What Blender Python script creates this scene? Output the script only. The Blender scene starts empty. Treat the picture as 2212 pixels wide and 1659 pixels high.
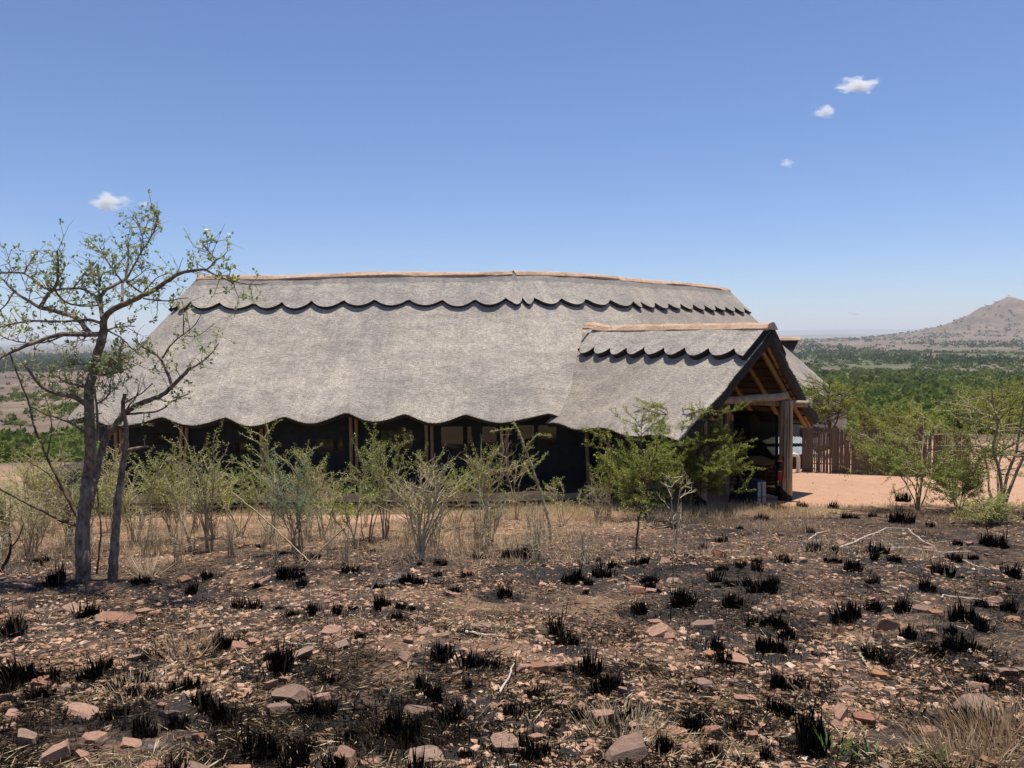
import bpy, math, random
import numpy as np
from mathutils import Vector, Matrix

# ------------------------------------------------------------------ camera, sky, sun, exposure
SC = bpy.context.scene
COL = SC.collection
F_PX, CX, CY = 1700.0, 1106.0, 829.5            # focal length and centre in the 2212 x 1659 measuring frame
PITCH = math.atan((CY - 725) / F_PX)
ROLL = math.radians(0.6)
f_ = Vector((0, math.cos(PITCH), -math.sin(PITCH)))
u0 = Vector((0, math.sin(PITCH), math.cos(PITCH)))
r0 = Vector((1, 0, 0))
UP = u0 * math.cos(ROLL) + r0 * math.sin(ROLL)
RT = r0 * math.cos(ROLL) - u0 * math.sin(ROLL)
cam_d = bpy.data.cameras.new('camera')
cam = bpy.data.objects.new('camera', cam_d)
COL.objects.link(cam)
cam.matrix_world = Matrix(((RT.x, UP.x, -f_.x, 0), (RT.y, UP.y, -f_.y, 0), (RT.z, UP.z, -f_.z, 0), (0, 0, 0, 1)))
cam_d.sensor_width = 36.0
cam_d.lens = 36.0 * F_PX / 2212.0
cam_d.clip_start = 0.05
cam_d.clip_end = 90000
SC.camera = cam

SUN_EL, SUN_AZ = math.radians(79), math.radians(38)   # azimuth measured from +Y towards +X
W = bpy.data.worlds.new('World')
SC.world = W
W.use_nodes = True
wn = W.node_tree
bg = wn.nodes['Background']
sky = wn.nodes.new('ShaderNodeTexSky')
sky.sky_type = 'NISHITA'
sky.sun_disc = False
sky.sun_elevation = SUN_EL
sky.sun_rotation = SUN_AZ
sky.altitude = 1500
sky.air_density = 1.0
sky.dust_density = 1.0
sky.ozone_density = 5.5
tint = wn.nodes.new('ShaderNodeMix')
tint.data_type = 'RGBA'
tint.blend_type = 'MULTIPLY'
tint.inputs[0].default_value = 1.0
tint.inputs[7].default_value = (.95, .965, 1.08, 1)
wn.links.new(sky.outputs[0], tint.inputs[6])
wn.links.new(tint.outputs[2], bg.inputs[0])
bg.inputs[1].default_value = 0.103
sun_d = bpy.data.lights.new('sun', 'SUN')
sun_d.energy = 4.6
sun_d.angle = math.radians(0.53)
sun_d.color = (1.0, 0.955, 0.89)
sun = bpy.data.objects.new('sun', sun_d)
COL.objects.link(sun)
sdir = Vector((math.sin(SUN_AZ) * math.cos(SUN_EL), math.cos(SUN_AZ) * math.cos(SUN_EL), math.sin(SUN_EL)))
sun.rotation_euler = sdir.to_track_quat('Z', 'Y').to_euler()
SC.view_settings.view_transform = 'Standard'
SC.view_settings.look = 'None'
SC.view_settings.exposure = 0.27
SC.view_settings.gamma = 1.0
SC.render.engine = 'CYCLES'
SC.cycles.use_denoising = True
SC.cycles.max_bounces = 6
SC.cycles.diffuse_bounces = 3
SC.cycles.transmission_bounces = 4
SC.cycles.transparent_max_bounces = 8
SC.cycles.volume_bounces = 3

# ------------------------------------------------------------------ helpers
RNG = np.random.default_rng(11)
_tab = np.random.default_rng(5).random((256, 256))


def vnoise(x, y, seed=0):
    x = np.asarray(x, float) + seed * 17.31
    y = np.asarray(y, float) + seed * 9.77
    ix, iy = np.floor(x).astype(int), np.floor(y).astype(int)
    fx, fy = x - ix, y - iy
    fx, fy = fx * fx * (3 - 2 * fx), fy * fy * (3 - 2 * fy)
    t = lambda a, b: _tab[a & 255, b & 255]
    return (t(ix, iy) * (1 - fx) + t(ix + 1, iy) * fx) * (1 - fy) + (t(ix, iy + 1) * (1 - fx) + t(ix + 1, iy + 1) * fx) * fy


def fbm(x, y, octs=4, seed=0, gain=.5):
    s, a, tot = 0, 1.0, 0
    x = np.asarray(x, float)
    y = np.asarray(y, float)
    for o in range(octs):
        s = s + a * vnoise(x * 2 ** o, y * 2 ** o, seed + o * 3)
        tot += a
        a *= gain
    return s / tot


def sstep(a, b, x):
    t = np.clip((np.asarray(x, float) - a) / (b - a), 0, 1)
    return t * t * (3 - 2 * t)


def ray(px, py):
    return f_ + RT * ((px - CX) / F_PX) + UP * ((CY - py) / F_PX)


def at(px, py, d):
    """world point on the sight line of a photo pixel at world depth y = d"""
    r = ray(px, py)
    return r * (d / r.y)


# ground height: hillside under the viewer, clearing with the lodge, then the fall to the plain
_S = [-400, -40, 0, 15.5, 17.5, 19.3, 21, 30, 36, 44, 56, 80, 150, 250, 600, 1500, 4000, 10000, 30000]
_Z = [4.0, 3.0, -1.65, -3.78, -4.06, -4.25, -4.31, -4.42, -4.75, -6.0, -8.0, -11.5, -16, -20, -31, -42, -54, -63, -68]
HILL = (2180 - CX) / F_PX * 3000.0


def gz(x, y):
    x = np.asarray(x, float)
    y = np.asarray(y, float)
    z = np.interp(y, _S, _Z)
    near = sstep(30, 14, y) * sstep(-6, 1, y)
    z = z + near * (fbm(x * .22, y * .22, 2, 1) - .5) * .30 * sstep(19.5, 14, y)
    z = z - .2 * sstep(2.5, -1.5, x) * sstep(17.5, 20.5, y) * sstep(60, 34, y)
    z = z - .9 * sstep(-4, -24, x) * sstep(12, 30, y) * sstep(400, 40, y)
    fr = sstep(60, 500, y)
    z = z + fr * (fbm(x / 260., y / 420., 3, 4) - .5) * 13 * sstep(6000, 1500, y)
    r = np.hypot(x - HILL, (y - 3000) * .9)
    z = z + 158 * np.exp(-(r / 212) ** 1.25) * (1 + .42 * (np.abs(fbm(x / 120., y / 120., 4, 8) - .5) * 2 - .35) * sstep(20, 160, r))
    z = z + 24 * np.exp(-(np.hypot(x - HILL, y - 2900) / 1150) ** 2)
    return z


def gdetail(x, y):
    m = sstep(19.5, 15.5, y) * sstep(0, 1.5, y)
    return m * ((fbm(x * 1.3, y * 1.3, 3, 21) - .5) * .13 + (fbm(x * 6, y * 6, 2, 31) - .5) * .05)


def ground_z(x, y):
    return gz(x, y) + gdetail(x, y)


def G(px, py, lo=1.5, hi=60.0):
    """where the sight line of a photo pixel meets the ground"""
    r = ray(px, py)
    ds = np.linspace(lo, hi, 700)
    X, Z = r.x / r.y * ds, r.z / r.y * ds
    below = np.nonzero(Z < ground_z(X, ds))[0]
    d = ds[below[0]] if len(below) else hi
    x = r.x / r.y * d
    return Vector((x, d, float(ground_z(x, d))))


class MB:
    """collects vertices and faces, links them as one mesh object"""
    def __init__(self):
        self.v, self.f, self.m, self.a, self.n = [], [], [], [], 0

    def add(self, v, f, m=0, var=0.0):
        v = np.asarray(v, float).reshape(-1, 3)
        f = np.asarray(f, int)
        self.v.append(v)
        self.f.append(f + self.n)
        self.m.append(np.full(len(f), m, int))
        self.a.append(np.broadcast_to(np.asarray(var, float), (len(v),)))
        self.n += len(v)
        return self

    def box(self, c, s, rz=0.0, m=0, var=0.0, ax=None):
        c = np.asarray(c, float)
        h = np.asarray(s, float) / 2
        v = np.array([[i, j, k] for i in (-1, 1) for j in (-1, 1) for k in (-1, 1)], float) * h
        if ax is not None:
            v = v @ np.asarray(ax, float)
        elif rz:
            cs, sn = math.cos(rz), math.sin(rz)
            v = v @ np.array([[cs, sn, 0], [-sn, cs, 0], [0, 0, 1]])
        f = [[0, 1, 3, 2], [4, 6, 7, 5], [0, 4, 5, 1], [2, 3, 7, 6], [0, 2, 6, 4], [1, 5, 7, 3]]
        return self.add(v + c, f, m, var)

    def tube(self, p, r, n=6, m=0, var=0.0, cap=True, wob=0.0):
        p = np.asarray([tuple(q) for q in p], float)
        k = len(p)
        r = np.broadcast_to(np.asarray(r, float), (k,))
        t = np.gradient(p, axis=0)
        t /= np.linalg.norm(t, axis=1)[:, None] + 1e-12
        ref = np.array([0, 0, 1.0]) if abs(t[0, 2]) < .9 else np.array([1.0, 0, 0])
        a = np.cross(t, ref)
        a /= np.linalg.norm(a, axis=1)[:, None] + 1e-12
        b = np.cross(t, a)
        an = np.arange(n) * 2 * math.pi / n
        rr = np.ones((k, n))
        if wob:
            rr = 1 + wob * (RNG.random((k, n)) - .5)
        ring = p[:, None, :] + (r[:, None] * rr)[..., None] * (np.cos(an)[None, :, None] * a[:, None, :] + np.sin(an)[None, :, None] * b[:, None, :])
        i = np.arange(k - 1)[:, None] * n
        j = np.arange(n)[None, :]
        j2 = (j + 1) % n
        f = np.stack([i + j, i + n + j, i + n + j2, i + j2], -1).reshape(-1, 4)
        self.add(ring.reshape(-1, 3), f, m, var)
        if cap:
            for e in (0, k - 1):
                v = np.vstack([ring[e], p[e][None]])
                tri = [[q, (q + 1) % n, n] for q in range(n)]
                self.add(v, tri, m, var)
        return self

    def leaves(self, c, d, nrm, L, Wd, m=0, var=0.0):
        c, d, nrm = (np.asarray(q, float) for q in (c, d, nrm))
        d = d / (np.linalg.norm(d, axis=1)[:, None] + 1e-9)
        s = np.cross(d, nrm)
        s /= np.linalg.norm(s, axis=1)[:, None] + 1e-9
        L = np.broadcast_to(L, (len(c),))[:, None]
        Wd = np.broadcast_to(Wd, (len(c),))[:, None]
        v = np.stack([c, c + d * L * .55 + s * Wd * .5, c + d * L, c + d * L * .55 - s * Wd * .5], 1).reshape(-1, 3)
        f = np.arange(len(c) * 4).reshape(-1, 4)
        return self.add(v, f, m, np.repeat(np.broadcast_to(var, (len(c),)), 4))

    def mesh(self, name, mats, smooth=False):
        me = bpy.data.meshes.new(name)
        v = np.concatenate(self.v)
        me.vertices.add(len(v))
        me.vertices.foreach_set('co', v.ravel())
        tot = np.concatenate([np.full(len(f), f.shape[1]) for f in self.f])
        vi = np.concatenate([f.ravel() for f in self.f])
        me.loops.add(len(vi))
        me.polygons.add(len(tot))
        me.polygons.foreach_set('loop_start', np.concatenate([[0], np.cumsum(tot)[:-1]]).astype(np.int32))
        me.polygons.foreach_set('loop_total', tot.astype(np.int32))
        me.loops.foreach_set('vertex_index', vi.astype(np.int32))
        me.polygons.foreach_set('material_index', np.concatenate(self.m).astype(np.int32))
        me.polygons.foreach_set('use_smooth', np.full(len(tot), bool(smooth)))
        at_ = me.attributes.new('var', 'FLOAT', 'POINT')
        at_.data.foreach_set('value', np.concatenate(self.a).astype(np.float32))
        for q in (mats if isinstance(mats, (list, tuple)) else [mats]):
            me.materials.append(q)
        me.update(calc_edges=True)
        return me

    def build(self, name, mats, parent=None, smooth=False, loc=None):
        o = bpy.data.objects.new(name, self.mesh(name, mats, smooth))
        COL.objects.link(o)
        if parent is not None:
            o.parent = parent
        if loc is not None:
            o.location = loc
        return o


def tag(o, label=None, cat=None, group=None, kind=None):
    if label:
        o['label'] = label
    if cat:
        o['category'] = cat
    if group:
        o['group'] = group
    if kind:
        o['kind'] = kind
    return o


def empty(name, label, cat, loc=(0, 0, 0), rz=0, group=None):
    o = bpy.data.objects.new(name, None)
    COL.objects.link(o)
    o.location = loc
    o.rotation_euler = (0, 0, rz)
    o.empty_display_size = .2
    return tag(o, label, cat, group)


def copy_tree(o, parent=None):
    c = o.copy()
    COL.objects.link(c)
    c.parent = parent
    for ch in o.children:
        copy_tree(ch, c)
    return c


# ------------------------------------------------------------------ materials
class NT:
    def __init__(self, name, rough=.9):
        self.m = bpy.data.materials.new(name)
        self.m.use_nodes = True
        self.t = self.m.node_tree
        self.b = self.t.nodes['Principled BSDF']
        self.b.inputs['Roughness'].default_value = rough
        self.b.inputs['Specular IOR Level'].default_value = .25
        self.out = self.t.nodes['Material Output']

    def n(self, ty, **kw):
        q = self.t.nodes.new(ty)
        for k, v in kw.items():
            setattr(q, k, v)
        return q

    def l(self, a, b):
        self.t.links.new(a, b)

    def set(self, sock, v):
        if hasattr(v, 'is_linked') or hasattr(v, 'links'):
            self.l(v, sock)
        else:
            sock.default_value = v

    def coord(self, which='Object', scale=(1, 1, 1)):
        c = self.n('ShaderNodeTexCoord')
        mp = self.n('ShaderNodeMapping')
        mp.inputs['Scale'].default_value = scale
        self.l(c.outputs[which], mp.inputs[0])
        return mp.outputs[0]

    def attr(self, name, out='Fac'):
        a = self.n('ShaderNodeAttribute', attribute_name=name)
        return a.outputs[out]

    def vscale(self, vec, s):
        mp = self.n('ShaderNodeMapping')
        mp.inputs['Scale'].default_value = s
        self.l(vec, mp.inputs[0])
        return mp.outputs[0]

    def noise(self, vec, scale, detail=4, rough=.55, dist=0.0):
        q = self.n('ShaderNodeTexNoise')
        self.l(vec, q.inputs['Vector'])
        q.inputs['Scale'].default_value = scale
        q.inputs['Detail'].default_value = detail
        q.inputs['Roughness'].default_value = rough
        q.inputs['Distortion'].default_value = dist
        return q.outputs['Fac']

    def ramp(self, fac, stops, interp='LINEAR'):
        q = self.n('ShaderNodeValToRGB')
        q.color_ramp.interpolation = interp
        e = q.color_ramp.elements
        while len(e) < len(stops):
            e.new(.5)
        for i, (p, c) in enumerate(stops):
            e[i].position = p
            c = (c, c, c) if isinstance(c, (int, float)) else c
            e[i].color = (*c, 1)
        self.l(fac, q.inputs[0])
        return q.outputs[0]

    def mix(self, fac, a, b, mode='MIX'):
        q = self.n('ShaderNodeMix', data_type='RGBA', blend_type=mode)
        self.set(q.inputs[0], fac)
        self.set(q.inputs[6], (*a, 1) if isinstance(a, tuple) and len(a) == 3 else a)
        self.set(q.inputs[7], (*b, 1) if isinstance(b, tuple) and len(b) == 3 else b)
        return q.outputs[2]

    def math(self, op, a, b=0.0):
        q = self.n('ShaderNodeMath', operation=op)
        self.set(q.inputs[0], a)
        self.set(q.inputs[1], b)
        return q.outputs[0]

    def col(self, c):
        self.set(self.b.inputs['Base Color'], (*c, 1) if isinstance(c, tuple) else c)
        return self

    def bump(self, h, strength=.5, dist=.02):
        q = self.n('ShaderNodeBump')
        q.inputs['Strength'].default_value = strength
        q.inputs['Distance'].default_value = dist
        self.l(h, q.inputs['Height'])
        self.l(q.outputs[0], self.b.inputs['Normal'])
        return self

    def rand(self):
        return self.n('ShaderNodeObjectInfo').outputs['Random']


M = {}


def simple(name, lo, hi, scale=20, rough=.85, bump=.3, bd=.01, stretch=(1, 1, 1), detail=5, which='Object'):
    n = NT(name, rough)
    c = n.coord(which, stretch)
    f = n.noise(c, scale, detail, .6)
    n.col(n.ramp(f, [(.3, lo), (.7, hi)]))
    if bump:
        n.bump(f, bump, bd)
    M[name] = n.m
    return n


def thatch(name, gain=1.0, tint=(1, 1, 1)):
    n = NT(name, .95)
    tc = n.attr('tc', 'Vector')
    a = n.noise(n.vscale(tc, (9, 24, 9)), 1.0, 5, .75)
    b = n.noise(n.vscale(tc, (34, 40, 30)), 1.0, 3, .75)
    big = n.noise(tc, .55, 4, .6)
    mid = n.noise(n.vscale(tc, (2.2, 4.2, 3)), 1.0, 4, .65, .6)
    c = n.ramp(n.mix(.5, a, b), [(.33, (.11 * gain, .105 * gain, .10 * gain)), (.46, (.27 * gain, .252 * gain, .232 * gain)), (.56, (.44 * gain, .412 * gain, .372 * gain)), (.68, (.66 * gain, .625 * gain, .57 * gain))])
    c = n.mix(1.0, c, n.ramp(mid, [(.32, (.74, .73, .73)), (.66, (1.12, 1.1, 1.06))]), 'MULTIPLY')
    c = n.mix(1.0, c, n.ramp(big, [(.34, (.78, .785, .80)), (.64, (1.1, 1.08, 1.03))]), 'MULTIPLY')
    c = n.mix(1.0, c, tint, 'MULTIPLY')
    streak = n.noise(n.vscale(tc, (7, .5, 5)), 1.0, 3, .6)
    c = n.mix(1.0, c, n.ramp(streak, [(.35, (.91, .905, .90)), (.6, (1.03, 1.03, 1.03))]), 'MULTIPLY')
    shade_stain = n.ramp(n.math('ADD', n.attr('wear'), n.math('MULTIPLY', n.math('SUBTRACT', mid, .5), .7)), [(.15, 0.0), (.85, 1.0)])
    c = n.mix(n.math('MULTIPLY', shade_stain, .5), c, n.mix(1.0, c, (.42, .40, .385), 'MULTIPLY'))  # mask darkens thatch: shade painted on turned-away slopes, dirt in the valley
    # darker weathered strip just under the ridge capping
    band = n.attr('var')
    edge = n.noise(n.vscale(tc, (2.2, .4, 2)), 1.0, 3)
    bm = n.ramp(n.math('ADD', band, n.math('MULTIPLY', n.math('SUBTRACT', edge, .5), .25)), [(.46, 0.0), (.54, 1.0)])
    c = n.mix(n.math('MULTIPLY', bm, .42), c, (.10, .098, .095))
    n.col(c)
    n.bump(n.mix(.5, a, b), .8, .035)
    M[name] = n.m


def leafmat(name, cols, trans=.35, gloss=.05, tt=(1.15, 1.2, .75)):
    n = NT(name, .7)
    v = n.attr('var')
    c = n.ramp(v, cols)
    n.t.nodes.remove(n.b)
    d = n.n('ShaderNodeBsdfDiffuse')
    tr = n.n('ShaderNodeBsdfTranslucent')
    g = n.n('ShaderNodeBsdfGlossy')
    g.inputs['Roughness'].default_value = .45
    g.inputs['Color'].default_value = (.9, .95, 1, 1)
    n.l(c, d.inputs[0])
    n.l(n.mix(1.0, c, tt, 'MULTIPLY'), tr.inputs[0])
    mx = n.n('ShaderNodeMixShader')
    mx.inputs[0].default_value = trans
    n.l(d.outputs[0], mx.inputs[1])
    n.l(tr.outputs[0], mx.inputs[2])
    m2 = n.n('ShaderNodeMixShader')
    m2.inputs[0].default_value = gloss
    n.l(mx.outputs[0], m2.inputs[1])
    n.l(g.outputs[0], m2.inputs[2])
    n.l(m2.outputs[0], n.out.inputs[0])
    M[name] = n.m


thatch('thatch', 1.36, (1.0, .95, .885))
thatch('thatch_skirt', 1.3, (1.0, .965, .92))
thatch('thatch_far', 1.25, (1, .97, .93))
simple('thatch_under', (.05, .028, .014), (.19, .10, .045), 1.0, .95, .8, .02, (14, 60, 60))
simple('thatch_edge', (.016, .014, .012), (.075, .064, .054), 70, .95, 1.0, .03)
n = NT('cap_mortar', .9)
c_ = n.coord()
f1_ = n.noise(c_, 1.3, 6, .65)
f2_ = n.noise(c_, 9, 6, .7)
cr_ = n.n('ShaderNodeTexVoronoi', feature='DISTANCE_TO_EDGE')
cr_.inputs['Scale'].default_value = 1.7
n.l(c_, cr_.inputs['Vector'])
cc_ = n.ramp(f1_, [(.3, (.42, .265, .165)), (.5, (.56, .375, .245)), (.72, (.66, .47, .33))])
cc_ = n.mix(1.0, cc_, n.ramp(f2_, [(.3, (.72, .70, .68)), (.6, (1.05, 1.05, 1.05))]), 'MULTIPLY')
cc_ = n.mix(n.ramp(cr_.outputs['Distance'], [(.0, .75), (.012, 0.0)]), cc_, (.10, .07, .05))
n.col(cc_)
n.bump(f2_, .6, .03)
M['cap_mortar'] = n.m
simple('pole_wood', (.22, .155, .09), (.50, .385, .245), 1.0, .75, .5, .01, (16, 16, 2.0))
simple('pole_amber', (.22, .115, .04), (.42, .25, .10), 1.0, .7, .5, .01, (16, 16, 16))
simple('batten', (.035, .022, .012), (.10, .06, .03), 30, .9, .3)
simple('deck_wood', (.26, .21, .145), (.46, .39, .28), 1.0, .8, .4, .01, (2, 30, 30))
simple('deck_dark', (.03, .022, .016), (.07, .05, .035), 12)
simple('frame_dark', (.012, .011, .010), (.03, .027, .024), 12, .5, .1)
simple('tent_pole', (.20, .125, .075), (.34, .225, .14), 1.0, .7, .3, .01, (20, 20, 3))
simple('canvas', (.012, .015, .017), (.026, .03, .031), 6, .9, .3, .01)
simple('tar', (.006, .005, .004), (.03, .024, .018), 9, .7, .4)
simple('cream_wall', (.62, .56, .46), (.78, .72, .62), 6, .9, .2)
simple('grey_metal', (.20, .225, .23), (.36, .39, .39), 3, .55, .1)
simple('green_canvas', (.10, .115, .095), (.19, .205, .17), 4, .9, .4, .02)
simple('brown_box', (.085, .05, .033), (.15, .09, .06), 8, .9, .2)
simple('pvc', (.62, .585, .49), (.78, .74, .64), 3, .45, .05)
simple('reed', (.11, .08, .06), (.215, .155, .115), 1.0, .8, .4, .01, (9, 9, 3), which='Generated')
simple('rail', (.06, .035, .022), (.15, .09, .055), 12)
simple('bark', (.075, .052, .036), (.37, .28, .20), 1.0, .95, 1.0, .02, (22, 22, 9))
simple('bark_light', (.17, .125, .075), (.50, .41, .26), 1.0, .95, .6, .01, (40, 40, 14))
simple('bark_brown', (.055, .034, .022), (.21, .14, .09), 1.0, .95, .8, .01, (30, 30, 10))
simple('straw_twig', (.30, .23, .13), (.64, .53, .33), 14, .85, .2)
simple('dead_wood', (.40, .33, .25), (.72, .64, .53), 12, .85, .3)
simple('burnt_stick', (.012, .010, .009), (.06, .045, .034), 14, .9, .4)
simple('brown_stick', (.09, .055, .035), (.22, .145, .095), 14, .9, .4)
simple('luggage_black', (.006, .006, .008), (.016, .016, .02), 30, .55, .2)
simple('luggage_navy', (.010, .014, .028), (.022, .028, .05), 20, .5, .2)
simple('luggage_grey', (.34, .35, .38), (.46, .47, .50), 8, .4, .05)
simple('luggage_side', (.03, .036, .055), (.055, .062, .09), 8, .45, .05)
simple('red_paint', (.42, .045, .022), (.55, .07, .035), 4, .4, .05)
simple('black_rubber', (.008, .008, .008), (.02, .02, .02), 12, .6, .1)
simple('label_white', (.55, .55, .53), (.65, .65, .62), 12, .6, 0)
simple('brass', (.45, .30, .08), (.6, .42, .14), 12, .35, 0)
leafmat('leaf_tree', [(0, (.14, .19, .07)), (.45, (.28, .33, .14)), (.8, (.46, .48, .24)), (.93, (.60, .54, .20)), (1, (.58, .36, .10))], .42)
leafmat('leaf_acacia', [(0, (.13, .17, .025)), (.5, (.265, .295, .045)), (.85, (.42, .41, .09)), (1, (.58, .50, .17))], .45, .03)
leafmat('leaf_row', [(0, (.15, .185, .035)), (.5, (.285, .315, .065)), (.85, (.43, .425, .12)), (1, (.60, .51, .20))], .45, .03)
leafmat('leaf_pale', [(0, (.20, .21, .065)), (.5, (.37, .355, .12)), (.85, (.54, .48, .20)), (1, (.66, .54, .25))], .42, .03)
leafmat('leaf_dusty', [(0, (.13, .18, .10)), (.6, (.23, .29, .165)), (1, (.36, .39, .22))], .42, .03)
leafmat('leaf_far', [(0, (.06, .085, .025)), (.5, (.13, .165, .045)), (.85, (.22, .24, .07)), (1, (.33, .30, .12))], .35, .0)
leafmat('leaf_farblue', [(0, (.035, .055, .022)), (.5, (.065, .09, .034)), (1, (.13, .135, .055))], .2, .0)
leafmat('dry_grass', [(0, (.24, .145, .075)), (.5, (.55, .39, .225)), (1, (.82, .67, .45))], .45, .0, (1.05, 1, .95))
leafmat('burnt_grass', [(0, (.004, .0035, .003)), (.55, (.013, .0105, .0085)), (.8, (.04, .03, .022)), (.92, (.10, .066, .04)), (1, (.38, .27, .15))], .0, .0)
leafmat('litter', [(0, (.006, .005, .0045)), (.40, (.026, .019, .014)), (.60, (.16, .105, .06)), (.85, (.40, .28, .16)), (1, (.68, .53, .33))], .15, .0)
leafmat('green_grass', [(0, (.10, .18, .04)), (1, (.30, .40, .13))], .4, .03)

n = NT('rock', .9)
c = n.coord()
rr = n.rand()
f1 = n.noise(c, 1.6, 5, .6)
f2 = n.noise(n.vscale(c, (1, 1, 3.2)), 6, 5, .7)
base = n.ramp(rr, [(0, (.34, .165, .10)), (.2, (.45, .25, .165)), (.45, (.49, .30, .21)), (.65, (.38, .26, .19)), (.85, (.30, .20, .145)), (1, (.54, .27, .125))])
cc = n.mix(1.0, base, n.ramp(f1, [(.3, (.72, .68, .66)), (.7, (1.15, 1.1, 1.08))]), 'MULTIPLY')
cc = n.mix(1.0, cc, n.ramp(f2, [(.28, (.55, .52, .5)), (.48, 1.0)]), 'MULTIPLY')
soot = n.ramp(n.noise(c, 1.1, 5, .65), [(.56, 0.0), (.70, .8)])
cc = n.mix(soot, cc, (.075, .055, .042))
n.col(cc)
n.bump(f2, .5, .12)
M['rock'] = n.m

n = NT('gravel', .9)
v = n.attr('var')
n.col(n.mix(1.0, n.ramp(v, [(0, (.13, .075, .047)), (.25, (.35, .19, .115)), (.6, (.54, .315, .195)), (.85, (.60, .41, .28)), (1, (.64, .52, .39))]), n.ramp(n.noise(n.coord(), 30, 3), [(.3, .7), (.7, 1.15)]), 'MULTIPLY'))
M['gravel'] = n.m

n = NT('glass_tint', .05)
n.b.inputs['Base Color'].default_value = (.02, .022, .022, 1)
n.b.inputs['Specular IOR Level'].default_value = .5
tr = n.n('ShaderNodeBsdfTransparent')
tr.inputs[0].default_value = (.40, .375, .335, 1)
mx = n.n('ShaderNodeMixShader')
mx.inputs[0].default_value = .22
n.l(tr.outputs[0], mx.inputs[1])
n.l(n.b.outputs[0], mx.inputs[2])
n.l(mx.outputs[0], n.out.inputs[0])
M['glass_tint'] = n.m

# ------------------------------------------------------------------ where the burnt tussocks stand (soot lies round them)
def k3(x, y):
    return ((2632 + x / 1.4757) / 1.8228, (1900 + y / 1.4757) / 1.8228)


TF = [(120, 1268, 1.5), (302, 1262, 1.0), (447, 1252, .9), (530, 1318, 1.2), (625, 1252, 1.2), (650, 1268, .9), (410, 1285, .9), (330, 1425, 1.1), (20, 1375, 1.6), (200, 1335, 1.2), (45, 1475, 1.5), (75, 1475, 1.2), (175, 1478, 1.3), (98, 1512, .9), (485, 1402, 1.1), (605, 1458, 1.4), (570, 1440, 1.2), (430, 1545, 1.2), (468, 1560, 1.1), (675, 1325, .9), (735, 1335, 1.0), (675, 1552, 1.1), (765, 1238, .9), (880, 1262, 1.4), (905, 1262, .8), (830, 1318, 1.3), (950, 1425, 1.5), (985, 1440, 1.5), (1020, 1440, 1.1), (1090, 1288, .8), (1110, 1205, 1.5), (1145, 1205, 1.3), (1240, 1258, 1.7), (1302, 1248, 1.0), (1395, 1222, 1.2), (1385, 1330, 1.3), (1480, 1315, 1.2), (1210, 1385, 1.2), (1225, 1392, .9), (1275, 1460, 1.2), (1305, 1505, 1.1), (1340, 1555, 1.0), (905, 1500, 1.2), (945, 1520, 1.0), (850, 1600, 1.1), (880, 1615, 1.1), (960, 1570, .9), (1115, 1545, 1.0), (1130, 1615, 1.1), (1160, 1635, 1.2), (560, 1650, 1.2), (640, 1655, 1.2), (245, 1560, .7)]
TF3 = [(670, 470, 1.1), (460, 500, 1.2), (530, 640, 1.4), (570, 600, 1.0), (320, 600, 1.2), (90, 700, 1.2), (390, 730, 1.0), (480, 840, .9), (620, 840, 1.0), (700, 920, 1.3), (270, 990, 1.2), (330, 1060, 1.3), (600, 990, 1.2), (650, 1000, 1.1), (1030, 800, 1.4), (1180, 755, 1.1), (1340, 755, 1.1), (1190, 1035, 1.1), (1180, 450, 1.1), (1220, 410, 1.0), (1300, 460, 1.0), (1660, 455, 1.0), (1620, 550, 1.3), (1510, 630, 1.2), (1890, 370, 1.2), (2000, 545, 1.0), (1730, 810, 1.3), (1960, 760, 1.0), (1710, 990, 1.2), (650, 1210, 1.2), (740, 1200, 1.0), (640, 1370, 1.2), (690, 1370, 1.0), (870, 1560, 1.8), (830, 1590, 1.4), (160, 1440, 1.1), (880, 405, 1.1), (950, 410, 1.0), (1360, 240, 1.4), (1350, 110, 1.0), (830, 290, .9), (530, 220, 1.0), (640, 160, 1.0), (340, 190, .9), (1020, 210, .9), (1390, 910, 1.1), (1860, 1200, 1.1), (1720, 1395, 1.3), (1640, 880, .9), (1080, 520, .9), (770, 140, .8), (950, 150, .8), (290, 350, .8), (1520, 260, .8), (1160, 590, .7), (1800, 860, .9), (1560, 1010, .9), (420, 1450, .9)]
allT = [(x, y, s) for x, y, s in TF] + [(*k3(x, y), s) for x, y, s in TF3]
TUS = [(G(x, y), s) for x, y, s in allT]
_rt = np.random.default_rng(35)
TINY = []
while len(TINY) < 130:
    _d = 1 / _rt.uniform(1 / 18.0, 1 / 3.0) if _rt.random() < .6 else _rt.uniform(5, 18.5)
    _x = _rt.uniform(-.68, .68) * _d
    if _x < 2 and _d > 12.5 or fbm(_x * .5, _d * .5, 3, 71) < .44:
        continue
    TINY.append((_x, _d))
TXY = np.array([(g.x, g.y, .25 + .08 * s) for g, s in TUS] + [(x, y, .15) for x, y in TINY])


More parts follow.
